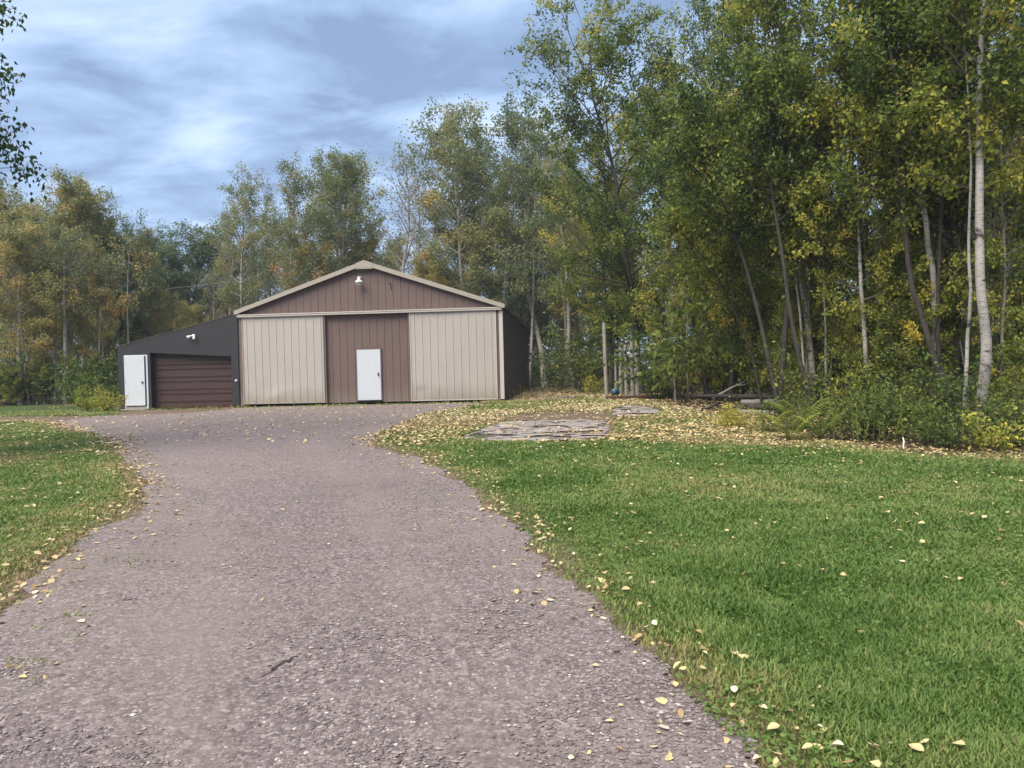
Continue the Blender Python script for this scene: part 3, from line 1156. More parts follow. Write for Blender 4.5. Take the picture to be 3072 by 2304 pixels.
# near trees
for s in range(4):
    proto('near', 'alder_tree', 200 + s, 13, .11, M['bark'], M['leaf'], crown0=.14, n_limb=48, limb=3.3, leafn=32000, lsize=.10, tint=(.33, .13), prof=WIDE, elev=(.15, .95), spread=.085, nsub=5, ntw=3, clump=.16, lean=.9)
for s in range(2):
    proto('nearthin', 'alder_tree', 210 + s, 13, .11, M['bark'], M['leaf'], crown0=.30, n_limb=36, limb=2.9, leafn=11000, lsize=.11, tint=(.40, .14), prof=WIDE, elev=(.15, .95), spread=.085, nsub=5, ntw=3, bare=.12, lean=.9, clump=.16)
for s in range(2):
    proto('nearyellow', 'yellowing_birch', 220 + s, 12, .09, M['birch'], M['leaf'], crown0=.30, n_limb=36, limb=2.6, leafn=12000, lsize=.11, tint=(.68, .13), prof=OVAL, elev=(.2, .9), spread=.09, nsub=4)
for s in range(3):
    proto('whip', 'bare_sapling', 250 + s, 8, .03, M['twig'], M['leaf'], crown0=.30, n_limb=20, limb=1.3, leafn=420, lsize=.10, tint=(.55, .15), prof=OVAL, elev=(.5, 1.1), spread=.08, nsub=3, ntw=2, bare=.4)
for s in range(3):
    proto('sapling', 'alder_sapling', 230 + s, 5.5, .035, M['bark'], M['leaf'], crown0=.10, n_limb=26, limb=1.5, leafn=5200, lsize=.11, tint=(.48, .14), prof=WIDE, elev=(.2, .9), spread=.085, nsub=4, ntw=3, clump=.15)


def put_tree(kind, x, y, h, label, group, rz=None, wide=1.0, v=None, cat='tree'):
    L = PROTO[kind]
    tm, cm, hh, name = L[(v if v is not None else RNG.randrange(len(L))) % len(L)]
    s = h / hh
    r = empty(name, (x, y, float(terrain(x, y)) - .05), RNG.random() * 6.28 if rz is None else rz)
    r.scale = (s * wide, s * wide, s)
    link('trunk', tm, r)
    link('crown', cm, r)
    tag(r, label, cat, group)
    return r


RNG = random.Random(77)


def px_tree(kind, px, Y, ytop, label, group=None, wide=1.0, rz=None, v=None):
    """a tree at photograph column px, Y metres ahead, whose top shows at row ytop"""
    x = at(px, 1150, Y)[0]
    ztop = at(px, ytop, Y)[2]
    return put_tree(kind, x, Y, ztop - float(terrain(x, Y)), label, group, rz, wide, v)


GB = 'trees in the wood behind the barn'
GL = 'trees in the wood beyond the shed'
GR = 'trees in the wood beside the lawn'
# behind the barn, from the shed side to the forest side
px_tree('thin', 745, 50, 480, 'tall thin poplar rising behind the joint of shed and barn', GB, 1.0)
px_tree('bare', 820, 52, 500, 'pale bare aspen behind the lower left end of the barn roof', GB, 1.0)
px_tree('thin', 875, 49, 445, 'half bare poplar with brown leaf tufts behind the barn roof slope', GB, 1.05)
px_tree('aspen', 985, 51, 425, 'dense olive aspen rising just left of the barn ridge', GB, 1.15)
px_tree('aspen', 1065, 54, 420, 'dense aspen straight behind the barn ridge plate', GB, 1.1)
px_tree('bare', 1205, 50, 400, 'nearly leafless aspen with purple grey twigs in the sky gap right of the ridge', GB, 1.15)
px_tree('bare', 1245, 56, 470, 'small bare aspen half hidden in the thin crowns right of the ridge', GB, 1.0)
px_tree('aspen', 1385, 52, 298, 'tallest dense aspen behind the right slope of the barn roof', GB, 1.2, v=1)
px_tree('aspen', 1450, 56, 400, 'dense aspen beside the tallest one behind the barn', GB, 1.1)
px_tree('thin', 1530, 50, 420, 'thin dark stemmed poplar behind the right end of the barn roof', GB, 1.1)
px_tree('aspen', 1635, 50, 265, 'tall aspen standing between the barn and the near woods', GB, 1.15, v=2)
px_tree('thin', 1720, 47, 420, 'thin poplar behind the tall grey post', GB, 1.1)
px_tree('gold', 1290, 50, 730, 'small orange-leaved aspen just above the right roof slope', GB, .9)
px_tree('gold', 905, 50, 700, 'low golden aspen above the left roof slope', GB, 1.1)
px_tree('gold', 1080, 58, 690, 'low golden aspen behind the ridge of the barn', GB, 1.2)
px_tree('dark', 1400, 60, 640, 'dark green poplar low behind the right roof slope', GB, 1.1)
px_tree('dark', 1560, 54, 640, 'dark green poplar behind the rear corner of the barn', GB, 1.1)
for i, (px, Y, yt, k) in enumerate([(770, 60, 620, 'thin'), (860, 62, 650, 'aspen'), (960, 62, 560, 'thin'), (1130, 60, 600, 'bare'), (1160, 66, 690, 'aspen'), (1320, 62, 540, 'thin'), (1480, 64, 520, 'aspen'),
                                    (1590, 60, 500, 'aspen'), (1680, 60, 480, 'thin'), (1760, 58, 560, 'aspen'), (1620, 66, 640, 'dark'), (1710, 54, 640, 'gold'), (1850, 56, 520, 'aspen')]):
    px_tree(k, px, Y, yt, 'slender olive tree of the far row seen through the crowns behind the barn', 'far row of trees behind the barn', 1.05)
# the wood left of the shed
px_tree('aspen', 190, 45, 512, 'tallest full-crowned aspen of the wood left of the shed', GL, 1.25)
px_tree('aspen', 275, 46, 535, 'tall aspen next to the tallest one in the wood left of the shed', GL, 1.15)
px_tree('dark', 345, 47, 612, 'dark green poplar with a rounded top in the wood left of the shed', GL, 1.05)
px_tree('aspen', 415, 48, 655, 'slim aspen at the right end of the wood left of the shed', GL, .9)
px_tree('gold', 60, 40, 640, 'golden leaved aspen standing at the left edge of the wood', GL, 1.3)
px_tree('gold', 165, 41, 760, 'yellow crowned aspen in front of the tallest one left of the shed', GL, 1.2)
px_tree('gold', 305, 42, 800, 'yellow green aspen with a double white stem left of the shed', GL, 1.0)
px_tree('gold', 470, 50, 850, 'low orange-yellow aspen showing above the shed roof', GL, 1.2)
px_tree('gold', 560, 54, 900, 'rusty low tree close above the shed roof', GL, 1.1)
px_tree('dark', 480, 56, 650, 'blue green poplar with an open top above the shed', GL, 1.15)
px_tree('dark', 600, 58, 640, 'wide blue green poplar above the shed roof', GL, 1.5)
px_tree('dark', 660, 60, 680, 'dark poplar just left of the bare trees behind the shed', GL, 1.2)
px_tree('bare', 690, 54, 640, 'leafless grey tree leaning over the shed roof end', GL, 1.1)
px_tree('bare', 640, 50, 790, 'short leafless tree right above the middle of the shed roof', GL, 1.1)
px_tree('aspen', 20, 46, 560, 'full green aspen cut by the left edge of the photo', GL, 1.2)
px_tree('aspen', -70, 42, 500, 'full aspen just outside the left edge of the photo', GL, 1.2)
for i, (px, Y, yt, k) in enumerate([(110, 52, 600, 'aspen'), (230, 54, 600, 'dark'), (380, 55, 690, 'aspen'), (40, 56, 620, 'dark'), (300, 56, 640, 'aspen'), (150, 60, 620, 'aspen'), (440, 62, 720, 'aspen'), (520, 66, 720, 'dark'), (720, 66, 700, 'dark'), (570, 64, 760, 'aspen'), (-40, 50, 600, 'gold')]):
    px_tree(k, px, Y, yt, 'slender tree of the far row in the wood left of the shed', 'far row of trees left of the shed', 1.1)
for px in (20, 62, 85, 128, 150, 168, 222, 246, 268, 318, 345, 40):
    Y = RNG.uniform(38.5, 45)
    put_tree('whip', at(px, 1150, Y)[0], Y, RNG.uniform(7, 11), 'thin pale stem standing in the dim wood left of the shed', 'thin pale stems in the wood left of the shed')
for px, Y in [(25, 38.5), (130, 40), (250, 41), (330, 43)]:
    px_tree('sapling', px, Y, RNG.uniform(980, 1080), 'leafy sapling in the dim understorey at the back lawn', 'saplings along the back lawn', 1.3)
# near wood at the right: edge row first, then deeper
edge = [gp(*p) for p in [(2060, 1226), (2250, 1262), (2450, 1322), (2750, 1352), (3072, 1368)]]
for i, (px, Y, h, k, lab) in enumerate([
        (2335, 19.5, 12.5, 'nearthin', 'dark stemmed alder standing over the log pile'),
        (2190, 24.5, 14.5, 'nearthin', 'leafy alder leaning over the litter behind the log pile'),
        (2120, 28.0, 16.5, 'nearthin', 'leafy alder overhanging the short grey posts'),
        (1925, 34.0, 19.5, 'near', 'tall alder behind the group of short grey posts'),
        (2560, 18.5, 13.0, 'nearthin', 'dense alder between the log pile and the yellow birch'),
        (2700, 20.0, 10.2, 'nearyellow', 'yellow leaved birch glowing in front of the dark trunks'),
        (2870, 17.2, 14.0, 'near', 'dark alder clump beside the big white birch'),
        (3080, 18.0, 14.5, 'near', 'dark alder at the photo edge beyond the big white birch'),
        (1985, 36.0, 17.0, 'near', 'high crowned alder above the rusty timber edging'),
        (1830, 40.0, 17.0, 'near', 'high crowned alder above the tall single post'),
        (3010, 24.0, 11.0, 'nearyellow', 'golden birch behind the big white trunk'),
        (2590, 17.5, 9.4, 'nearyellow', 'yellow leaved young birch right of the slim white stem'),
        (3120, 22.0, 11.5, 'nearyellow', 'golden birch filling the photo edge behind the big white trunk'),
        (2960, 27.0, 11.0, 'nearyellow', 'golden birch farther back between the large birch trunks'),
        (2460, 24.0, 12.0, 'nearthin', 'alder behind the leaning white birch')]):
    x = at(px, 1150, Y)[0]
    put_tree(k, x, Y, h, lab, GR, wide=1.2 if px < 2000 else 1.0, v=i)
for i in range(30):
    f = i / 29
    px = 2020 + f * 1075 + RNG.uniform(-25, 25)
    Y = np.interp(px, [1900, 2060, 2330, 2560, 2850, 3100], [27.5, 24.5, 19.6, 17.2, 15.4, 14.8]) + RNG.uniform(.2, 2.6) + (2.2 if 2060 < px < 2345 else 0)
    h = RNG.uniform(4.2, 7.0) if px < 2320 else RNG.uniform(2.6, 5.0)
    if 2860 < px < 2990:
        continue
    put_tree('sapling', at(px, 1150, Y)[0], Y, h, 'bright leafed alder sapling standing in the front edge of the wood', 'leafy saplings along the front edge of the wood', v=i)
for i in range(30):
    px = RNG.uniform(1960, 3090)
    Y = np.interp(px, [1900, 2060, 2330, 2560, 2850, 3100], [27.5, 24.5, 19.6, 17.2, 15.4, 14.8]) + RNG.uniform(.4, 4.5)
    put_tree('whip', at(px, 1150, Y)[0], Y, RNG.uniform(5.5, 10), 'thin grey nearly leafless sapling stem among the leafy trees beside the lawn', 'thin bare stems in the front of the wood')
prng = np.random.default_rng(9)
placed = []
tries = 0
while len(placed) < 38 and tries < 4000:
    tries += 1
    Y = prng.uniform(20, 52)
    x = prng.uniform(2.5, Y * .80 + 2)
    if not inpoly(np.array([x - 1.2]), np.array([Y]), WOODS)[0] or Y < 20 or (.10 < x / Y < .19 and Y < 35):
        continue
    if any((x - a) ** 2 + (Y - b) ** 2 < 3.4 for a, b in placed):
        continue
    placed.append((x, Y))
    k = 'near' if prng.random() < .72 else ('nearyellow' if prng.random() < .5 else 'thin')
    hmax = 7.5 if .36 < x / Y < .50 else (11.5 if x / Y >= .5 else 14.5)
    put_tree(k, x, Y, prng.uniform(hmax - 3, hmax), 'slender tree deeper in the dim wood beside the lawn', 'trees deep in the wood beside the lawn')
# birches and dark stems whose trunks the photograph shows one by one
TR = [
    ('white_birch', [(2940, 1330), (2937, 1220), (2944, 1050), (2943, 950), (2934, 870), (2922, 780), (2922, 700), (2925, 400), (2913, 304), (2908, 108), (2918, 0), (2925, -300)], 14.6, .115, 'birch', 'biggest white birch trunk rising from the bushes at the lawn edge', 1),
    ('white_birch', [(2882, 1300), (2888, 1215), (2895, 1100), (2901, 1000), (2906, 900), (2900, 700), (2895, 500), (2890, 300), (2880, 60)], 14.9, .045, 'birch', 'thin pale birch stem hugging the biggest white trunk', .4),
    ('white_birch', [(2850, 1290), (2807, 1015), (2801, 960), (2786, 822), (2774, 737), (2759, 653), (2741, 551), (2718, 423), (2675, 217), (2648, 98), (2626, 16), (2570, -260)], 16.6, .085, 'birch', 'leaning white birch with a dark lower stem and marked bark', 1),
    ('white_birch', [(2448, 1250), (2432, 1000), (2415, 840), (2404, 760), (2393, 705), (2377, 623), (2360, 553), (2330, 380), (2310, 200), (2300, -50)], 19.6, .095, 'birch', 'grey white birch trunk leaning over the end of the log pile', 1),
    ('white_birch', [(2420, 1200), (2404, 960), (2393, 890), (2371, 694), (2350, 560), (2340, 400)], 19.3, .04, 'birch', 'thin birch stem beside the grey white one over the log pile', .35),
    ('white_birch', [(2602, 1230), (2602, 1081), (2605, 1003), (2608, 822), (2602, 760), (2599, 640), (2590, 450), (2585, 250)], 18.6, .042, 'birch', 'slim white birch stem alone between dark trunks', .5),
    ('white_birch', [(2485, 1230), (2480, 1084), (2477, 973), (2470, 900), (2466, 760), (2470, 560)], 19.0, .038, 'birch', 'slim white birch stem behind the fern patch', .4),
    ('dark_alder', [(2862, 1290), (2837, 1183), (2783, 1003), (2741, 852), (2723, 713), (2700, 500), (2690, 250), (2700, 0)], 16.2, .095, 'bark', 'thick dark leaning stem left of the biggest white birch', 1),
    ('dark_alder', [(2840, 1290), (2820, 1150), (2800, 1030), (2792, 860), (2800, 650), (2830, 420), (2850, 150)], 16.6, .07, 'bark', 'dark stem in the clump between the two large birches', .7),
    ('dark_alder', [(2872, 1290), (2850, 1150), (2842, 1000), (2835, 800), (2835, 600), (2820, 300)], 17.2, .07, 'bark', 'straight dark stem close behind the thin pale birch stem', .6),
    ('dark_alder', [(2442, 1275), (2436, 1263), (2427, 1167), (2402, 1094), (2383, 1021), (2368, 948), (2345, 800), (2310, 560), (2300, 250)], 18.2, .085, 'bark', 'dark curved trunk beside the ferns', .9),
    ('dark_alder', [(2348, 1262), (2339, 1239), (2315, 1132), (2290, 1000), (2240, 800), (2170, 600), (2060, 400)], 19.2, .085, 'bark', 'dark trunk rising from the near end of the log pile and leaning to the barn', 1),
    ('dark_alder', [(2290, 1210), (2250, 1050), (2200, 930), (2130, 800), (2030, 690)], 21.5, .055, 'bark', 'thin dark stem arching over the log pile', .8),
    ('dark_alder', [(2130, 1195), (2105, 1080), (2080, 960), (2050, 800), (2010, 600), (1990, 350)], 25.5, .075, 'bark', 'dark trunk behind the dead branch', .9),
    ('pale_aspen', [(1590, 1170), (1594, 1050), (1600, 900), (1602, 760), (1605, 560), (1610, 400)], 50.5, .11, 'birch', 'slim pale aspen stem beside the rear corner of the barn', .6),
    ('pale_aspen', [(1700, 1166), (1702, 1050), (1690, 880), (1682, 780), (1680, 600), (1690, 420)], 49, .14, 'birch', 'white blotched aspen stem behind the leaf strewn clearing', .8),
    ('dark_alder', [(1735, 1168), (1738, 1050), (1730, 900), (1728, 760), (1722, 560)], 48, .15, 'bark', 'dark straight stem behind the leaf strewn clearing', .7),
    ('pale_aspen', [(195, 1215), (195, 1100), (193, 900), (190, 840), (188, 700)], 40.5, .15, 'aspen', 'thick grey aspen trunk in the wood left of the shed', .6),
    ('pale_aspen', [(385, 1170), (386, 1050), (384, 900), (388, 800), (396, 740)], 43, .09, 'birch', 'thin white aspen stem above the white shed door', .5),
    ('pale_aspen', [(300, 1205), (298, 1080), (302, 960), (300, 800)], 42, .10, 'aspen', 'grey aspen stem between the thick trunk and the shed', .5),
    ('pale_aspen', [(105, 1215), (102, 1080), (105, 960), (100, 800)], 41, .10, 'aspen', 'grey aspen stem left of the thick trunk', .5),
]
for i, (nm, pts, Y, r, bk, lab, amt) in enumerate(TR):
    W = np.array([at(x, y, Y) for x, y in pts])
    W[0, 2] = float(terrain(W[0, 0], W[0, 1])) - 0.1
    far = Y > 35
    prn = np.random.default_rng(400 + i)
    W[1:, 1] += np.cumsum(prn.normal(0, .06, len(W) - 1))
    base = W[0].copy()
    base[2] = float(terrain(base[0], base[1]))
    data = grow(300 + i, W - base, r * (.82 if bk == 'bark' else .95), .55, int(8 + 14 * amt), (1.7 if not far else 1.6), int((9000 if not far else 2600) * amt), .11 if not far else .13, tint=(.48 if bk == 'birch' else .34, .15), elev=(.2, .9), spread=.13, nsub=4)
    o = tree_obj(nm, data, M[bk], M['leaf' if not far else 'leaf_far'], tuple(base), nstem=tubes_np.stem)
    tag(o, lab, 'tree', None)
# the tree overhanging at the upper left corner
tb = np.array([-11.15, 12.5])
Wt = straight(14.0, (.3, 0.3), 31)
d = grow(501, Wt, .16, .16, 70, 2.25, 52000, .10, tint=(.16, .09), prof=WIDE, elev=(.0, .9), spread=.13, nsub=5, bias=np.array([.1, 0]), droop=.9)
o = tree_obj('cottonwood_tree', d, M['bark'], M['leaf'], (tb[0], tb[1], float(terrain(*tb))))
tag(o, 'dark round-leaved tree whose boughs hang in at the upper left of the sky', 'tree')

# ------------------------------------------------------------------ shrubs, ferns, weeds
def shrub_data(seed, h, w, nst, leafn, lsize, tint, spread=.09):
    rng = np.random.default_rng(seed)
    paths, anch = [], []
    for i in range(nst):
        az = rng.random() * 6.28
        el = rng.uniform(.75, 1.35)
        d = np.array([cos(az) * cos(el), sin(az) * cos(el), sin(el)])
        P = curve_pts(rng, rng.normal(0, .05 * w, 3) * [1, 1, 0], d, h * rng.uniform(.6, 1.1), 6, .14, -.02)
        paths.append((P, np.linspace(.010, .003, 7), 1))
        for j in range(5):
            g = rng.integers(2, 7)
            e = rng.normal(0, 1, 3)
            e[2] = abs(e[2]) * .5
            e /= np.linalg.norm(e)
            Q = curve_pts(rng, P[g], e, w * rng.uniform(.25, .55), 3, .2, .0)
            paths.append((Q, np.linspace(.005, .002, 4), 2))
            anch.append(Q)
    ks = rng.integers(0, len(anch), leafn)
    C = np.array([anch[k][rng.integers(0, 4)] for k in ks]) + rng.normal(0, spread, (leafn, 3))
    C[:, 2] = np.maximum(C[:, 2], .03)
    tn = np.clip(tint[0] + (ks % 7 - 3) * .03 + rng.normal(0, tint[1], leafn), .02, .98)
    LV, LF = leaves_np(rng, C, lsize, droop=.35)
    return tubes_np(paths), (LV, LF), np.repeat(tn, 4)


SH = {}
for nm, sd, h, w, nst, ln, ls, tn in [('green', 600, 1.5, 1.2, 12, 900, .09, (.20, .13)), ('green', 601, 1.1, 1.2, 12, 700, .10, (.14, .10)), ('green', 607, 1.8, 1.0, 9, 600, .11, (.26, .12)), ('olive', 602, 1.7, 1.3, 12, 800, .08, (.33, .15)),
                                      ('yellow', 603, .9, .8, 10, 620, .09, (.70, .13)), ('rust', 604, .9, 1.0, 14, 1100, .07, (.86, .12)), ('pale', 605, 1.1, 1.1, 12, 1200, .09, (.52, .1)), ('far', 606, 1.8, 1.8, 12, 1100, .13, (.10, .09))]:
    (tv, tf), (lv, lf), t_ = shrub_data(sd, h, w, nst, ln, ls, tn)
    SH.setdefault(nm, []).append((mesh_np('stems', tv, [tf], M['bark']), mesh_np('foliage', lv, [lf], M['leaf'], t_)))


def shrub(kind, x, y, s, label, group=None, v=0):
    a, b = SH[kind][v % len(SH[kind])]
    r = empty('shrub', (x, y, float(terrain(x, y)) - .02), RNG.random() * 6.28)
    r.scale = (s, s, s * RNG.uniform(.85, 1.15))
    link('stem_cluster', a, r)
    link('foliage', b, r)
    return tag(r, label, 'shrub', group)


def pshrub(kind, px, py, s, label, group=None, v=0):
    p = gp(px, py)
    return shrub(kind, p[0], p[1], s, label, group, v)


pshrub('yellow', 2990, 1362, .85, 'bright yellow green bush at the foot of the biggest white birch')
pshrub('yellow', 2560, 1240, .8, 'small yellow leaved bush beneath the slim white birch stem')
pshrub('rust', 2000, 1192, 1.1, 'rust brown bush at the end of the timber edging')
pshrub('rust', 1780, 1180, .9, 'dark red bush behind the tall single post')
pshrub('rust', 2200, 1285, .6, 'low brown shrub in front of the log pile')
pshrub('pale', 318, 1236, .8, 'pale green bush at the left wall of the shed')
pshrub('pale', 262, 1234, .8, 'light green bush further from the shed wall on the back lawn')
pshrub('far', 240, 1222, .9, 'dark green bush under the trees on the back lawn')
for i, px in enumerate(range(2350, 3200, 72)):
    e = np.interp(px, [2060, 2250, 2450, 2750, 3072, 3500], [1226, 1262, 1322, 1352, 1368, 1390])
    pshrub(['green', 'olive', 'green', 'green'][i % 4], px + RNG.uniform(-20, 20), e - RNG.uniform(8, 34), RNG.uniform(.35, .85), 'leafy green shrub in the tangled edge between lawn and wood', 'shrubs along the lawn edge of the wood', i)
for i, px in enumerate(range(2400, 3250, 90)):
    e = np.interp(px, [1860, 2060, 2250, 2450, 2750, 3072, 3500], [1190, 1210, 1232, 1262, 1275, 1290, 1300])
    pshrub(['olive', 'green', 'pale', 'green', 'olive'][i % 5], px + RNG.uniform(-20, 20), e - RNG.uniform(0, 24), RNG.uniform(.7, 1.2), 'taller green shrub in the shade under the wood', 'shrubs in the shade under the wood', i)
for i in range(40):
    for _ in range(50):
        Y = RNG.uniform(20, 50)
        x = RNG.uniform(3, Y * .75)
        if inpoly(np.array([x - .6]), np.array([Y]), WOODS)[0]:
            break
    shrub('green' if i % 3 else 'olive', x, Y, RNG.uniform(1.2, 2.2), 'dark green bush deep inside the wood', 'bushes deep inside the wood', i)
for i in range(13):
    px = RNG.uniform(-60, 420)
    Y = RNG.uniform(38, 46)
    shrub('far', at(px, 1150, Y)[0], Y, RNG.uniform(.9, 1.5), 'dark bush in the understorey left of the shed', 'bushes in the understorey left of the shed', i)
for i in range(16):
    px = RNG.uniform(1570, 1850)
    Y = RNG.uniform(50, 56)
    shrub('far', at(px, 1150, Y)[0], Y, RNG.uniform(.9, 1.6), 'dark bush at the back of the leaf strewn clearing', 'bushes at the back of the clearing', i)


def frond_mesh(seed, L, tn):
    """one arching frond: paired leaflets joined along a stalk"""
    rng = np.random.default_rng(seed)
    V, F, T = [], [], []
    n = 16
    for j in range(n):
        f = (j + .5) / n
        c = np.array([L * f * .72, 0, L * (1.35 * f - .80 * f * f) + .02])
        w = .17 * sin(pi * min(1, .15 + f * .9)) * (1 - f * .5)
        b = len(V)
        V += [c, c + np.array([L * .72 / n, 0, L * (1.35 - 1.6 * f) / n])]
        for s in (-1, 1):
            side = np.array([0, s, -.25])
            fw = np.array([1.0, 0, 0])
            k = len(V)
            V += [c + side * w * .5 + fw * .028, c + side * w + fw * .03, c + side * w * .5 - fw * .008]
            F.append((b, k, k + 1, k + 2))
        T += [tn + rng.normal(0, .05)] * 8
    st, sf = tubes_np([(np.array([(L * f * .72, 0, L * (1.35 * f - .80 * f * f) + .016) for f in np.linspace(0, 1, 9)]), np.full(9, .004), 2)])
    return mesh_np('frond', np.concatenate([np.array(V), st]), [np.array(F), sf + len(V)], M['leaf'], np.clip(np.concatenate([T, np.full(len(st), tn)]), 0, 1))


FROND = [frond_mesh(70 + i, .5 + .08 * i, .36 + .06 * i) for i in range(4)]
for (px, py, s, lab) in [(2400, 1290, 1.1, 'light green fern arching out in front of the dark curved trunk'), (2370, 1325, .9, 'fern on the lawn edge below the dark curved trunk'),
                         (2460, 1318, .95, 'fern between the dark curved trunk and the tall weeds'), (2310, 1300, .8, 'small fern in front of the log pile')]:
    p = gp(px, py)
    o = empty('fern', (p[0], p[1], float(terrain(*p))), RNG.random() * 6)
    o.scale = (s * 1.35, s * 1.35, s * 1.35)
    tag(o, lab, 'fern')
    for i in range(9):
        f = link('frond', FROND[i % 4], o)
        f.rotation_euler = (0, 0, i * .7 + RNG.uniform(-.2, .2))


def weed_mesh(seed, h, n, ln=.09, t0=.4):
    rng = np.random.default_rng(seed)
    P = curve_pts(rng, (0, 0, 0), (rng.normal(0, .15), rng.normal(0, .15), 1), h, 7, .06, 0)
    tv, tf = tubes_np([(P, np.linspace(.006, .002, 8), 2)])
    C = np.array([P[min(int(f), 6)] + (P[min(int(f) + 1, 7)] - P[min(int(f), 6)]) * (f % 1) for f in np.linspace(1, 7, n)])
    lv, lf = leaves_np(rng, C, ln, aspect=.25, droop=-.35)
    return mesh_np('stem', np.concatenate([tv, lv]), [tf, lf + len(tv)], M['leaf'], np.concatenate([np.full(len(tv), t0 + .15), np.repeat(np.clip(rng.normal(t0, .1, n), 0, 1), 4)]))


WEEDS = [weed_mesh(700 + i, 1.0, 46) for i in range(3)]
for i, (px, py) in enumerate([(2560, 1330), (2590, 1338), (2620, 1325), (2650, 1335), (2680, 1330), (2530, 1335), (2710, 1342), (2640, 1345), (2500, 1325), (2575, 1345), (2760, 1345), (2790, 1340)]):
    p = gp(px, py)
    o = link('tall_weed', WEEDS[i % 3])
    o.location = (p[0], p[1], float(terrain(*p)))
    s = RNG.uniform(.6, 1.0)
    o.scale = (s, s, s)
    o.rotation_euler = (0, 0, RNG.random() * 6)
    tag(o, 'tall narrow-leaved weed standing at the lawn edge right of the ferns', 'weed', 'tall weeds right of the ferns')
DRY = [weed_mesh(720 + i, .8, 30, .06, .85) for i in range(2)]
for i in range(9):
    p = bl(5.55 + RNG.uniform(0, .8), RNG.uniform(-.35, 1.2))
    o = link('dry_weed', DRY[i % 2])
    o.location = (p[0], p[1], float(terrain(*p)))
    s = RNG.uniform(.5, 1.0)
    o.scale = (s, s, s)
    o.rotation_euler = (RNG.uniform(-.3, .3), RNG.uniform(-.3, .3), RNG.random() * 6)
    tag(o, 'dry brown weed stalk leaning at the front corner of the dark barn wall', 'weed', 'dry weeds at the barn corner')
for i in range(26):
    u = RNG.uniform(-9, 5.2)
    p = bl(u, RNG.uniform(-.45, -.12))
    o = link('low_weed', WEEDS[i % 3])
    o.location = (p[0], p[1], float(terrain(*p)))
    s = RNG.uniform(.12, .26)
    o.scale = (s * 1.6, s * 1.6, s)
    o.rotation_euler = (0, 0, RNG.random() * 6)
    tag(o, 'low green weed sprouting along the foot of the barn and shed front', 'weed', 'weeds along the building foot')
p = gp(2710, 1345)
m = MB()
m.tube([(0, 0, 0), (.01, 0, .12), (.0, .01, .18)], [.012, .012, .010], 6)
o = m.build('marker_stake', M['lampwhite'])
o.location = (p[0], p[1], float(terrain(*p)))
tag(o, 'short white stake standing in the weeds at the lawn edge', 'stake')

# ------------------------------------------------------------------ posts, timber edging, barrel
def post(px, pyb, pyt, w, lab, group=None, tilt=0.0, round_=False, name='wooden_post'):
    p = gp(px, pyb)
    zt = at(px, pyt, p[1])[2]
    z0 = float(terrain(*p))
    m = MB()
    h = zt - z0
    if round_:
        m.tube([(0, 0, -.1), (0, 0, h * .5), (.01, 0, h)], [w * .52, w * .5, w * .46], 10)
    else:
        m.prism([(-w / 2, -.1), (w / 2, -.1), (w / 2 * .97, h * .985), (-w / 2 * .95, h)], -w * .45, w * .45)
    o = m.build(name, M['greywood'], bevel=.008)
    o.location = (p[0], p[1], z0)
    o.rotation_euler = (0, tilt, .2)
    tag(o, lab, 'post', group)


post(1820, 1197, 968, .15, 'tall weathered grey post standing alone at the end of the timber edging', None, -.02, True)
GP = 'short grey posts behind the timber edging'
for (px, pb, pt, w, lab) in [(1848, 1178, 1048, .09, 'thin short post farthest left in the row behind the edging'), (1863, 1180, 1040, .11, 'second thin post from the tall single one'),
                             (1880, 1182, 1034, .12, 'middle short post in the row behind the edging'), (1898, 1184, 1020, .13, 'greenish short post beside the stoutest one'), (1914, 1186, 1024, .15, 'stoutest short grey post at the right end of the row')]:
    post(px, pb + 5, pt, w * 1.35, lab, GP, RNG.uniform(-.02, .02), True)
a, b = gp(1818, 1200), gp(1992, 1196)
m = MB()
pts = []
for i in range(9):
    f = i / 8
    q = a + (b - a) * f
    q = q + np.array([0, -1]) * .12 * sin(pi * f)
    pts.append((q[0], q[1], float(terrain(*q)) + .07))
m.tube(pts, [.085] * 9, 8)
tag(m.build('timber_edging', M['brownwood'], smooth=True), 'dark brown timber edging lying across the leaves between post and rust bush', 'timber')
p = gp(1846, 1186)
m = MB()
m.lathe([(0, -.28), (.15, -.28), (.17, -.25), (.175, -.1), (.185, -.09), (.185, -.06), (.175, -.05), (.175, .1), (.185, .11), (.185, .14), (.17, .25), (.15, .28), (0, .28)], (0, 0, 0), 18)
o = m.build('plastic_barrel', M['blue'], None, True)
o.location = (p[0], p[1], float(terrain(*p)) + .15)
o.rotation_euler = (radians(84), 0, radians(-35))
o.scale = (.78, .78, .78)
tag(o, 'small blue plastic barrel lying on its side by the short posts', 'barrel')

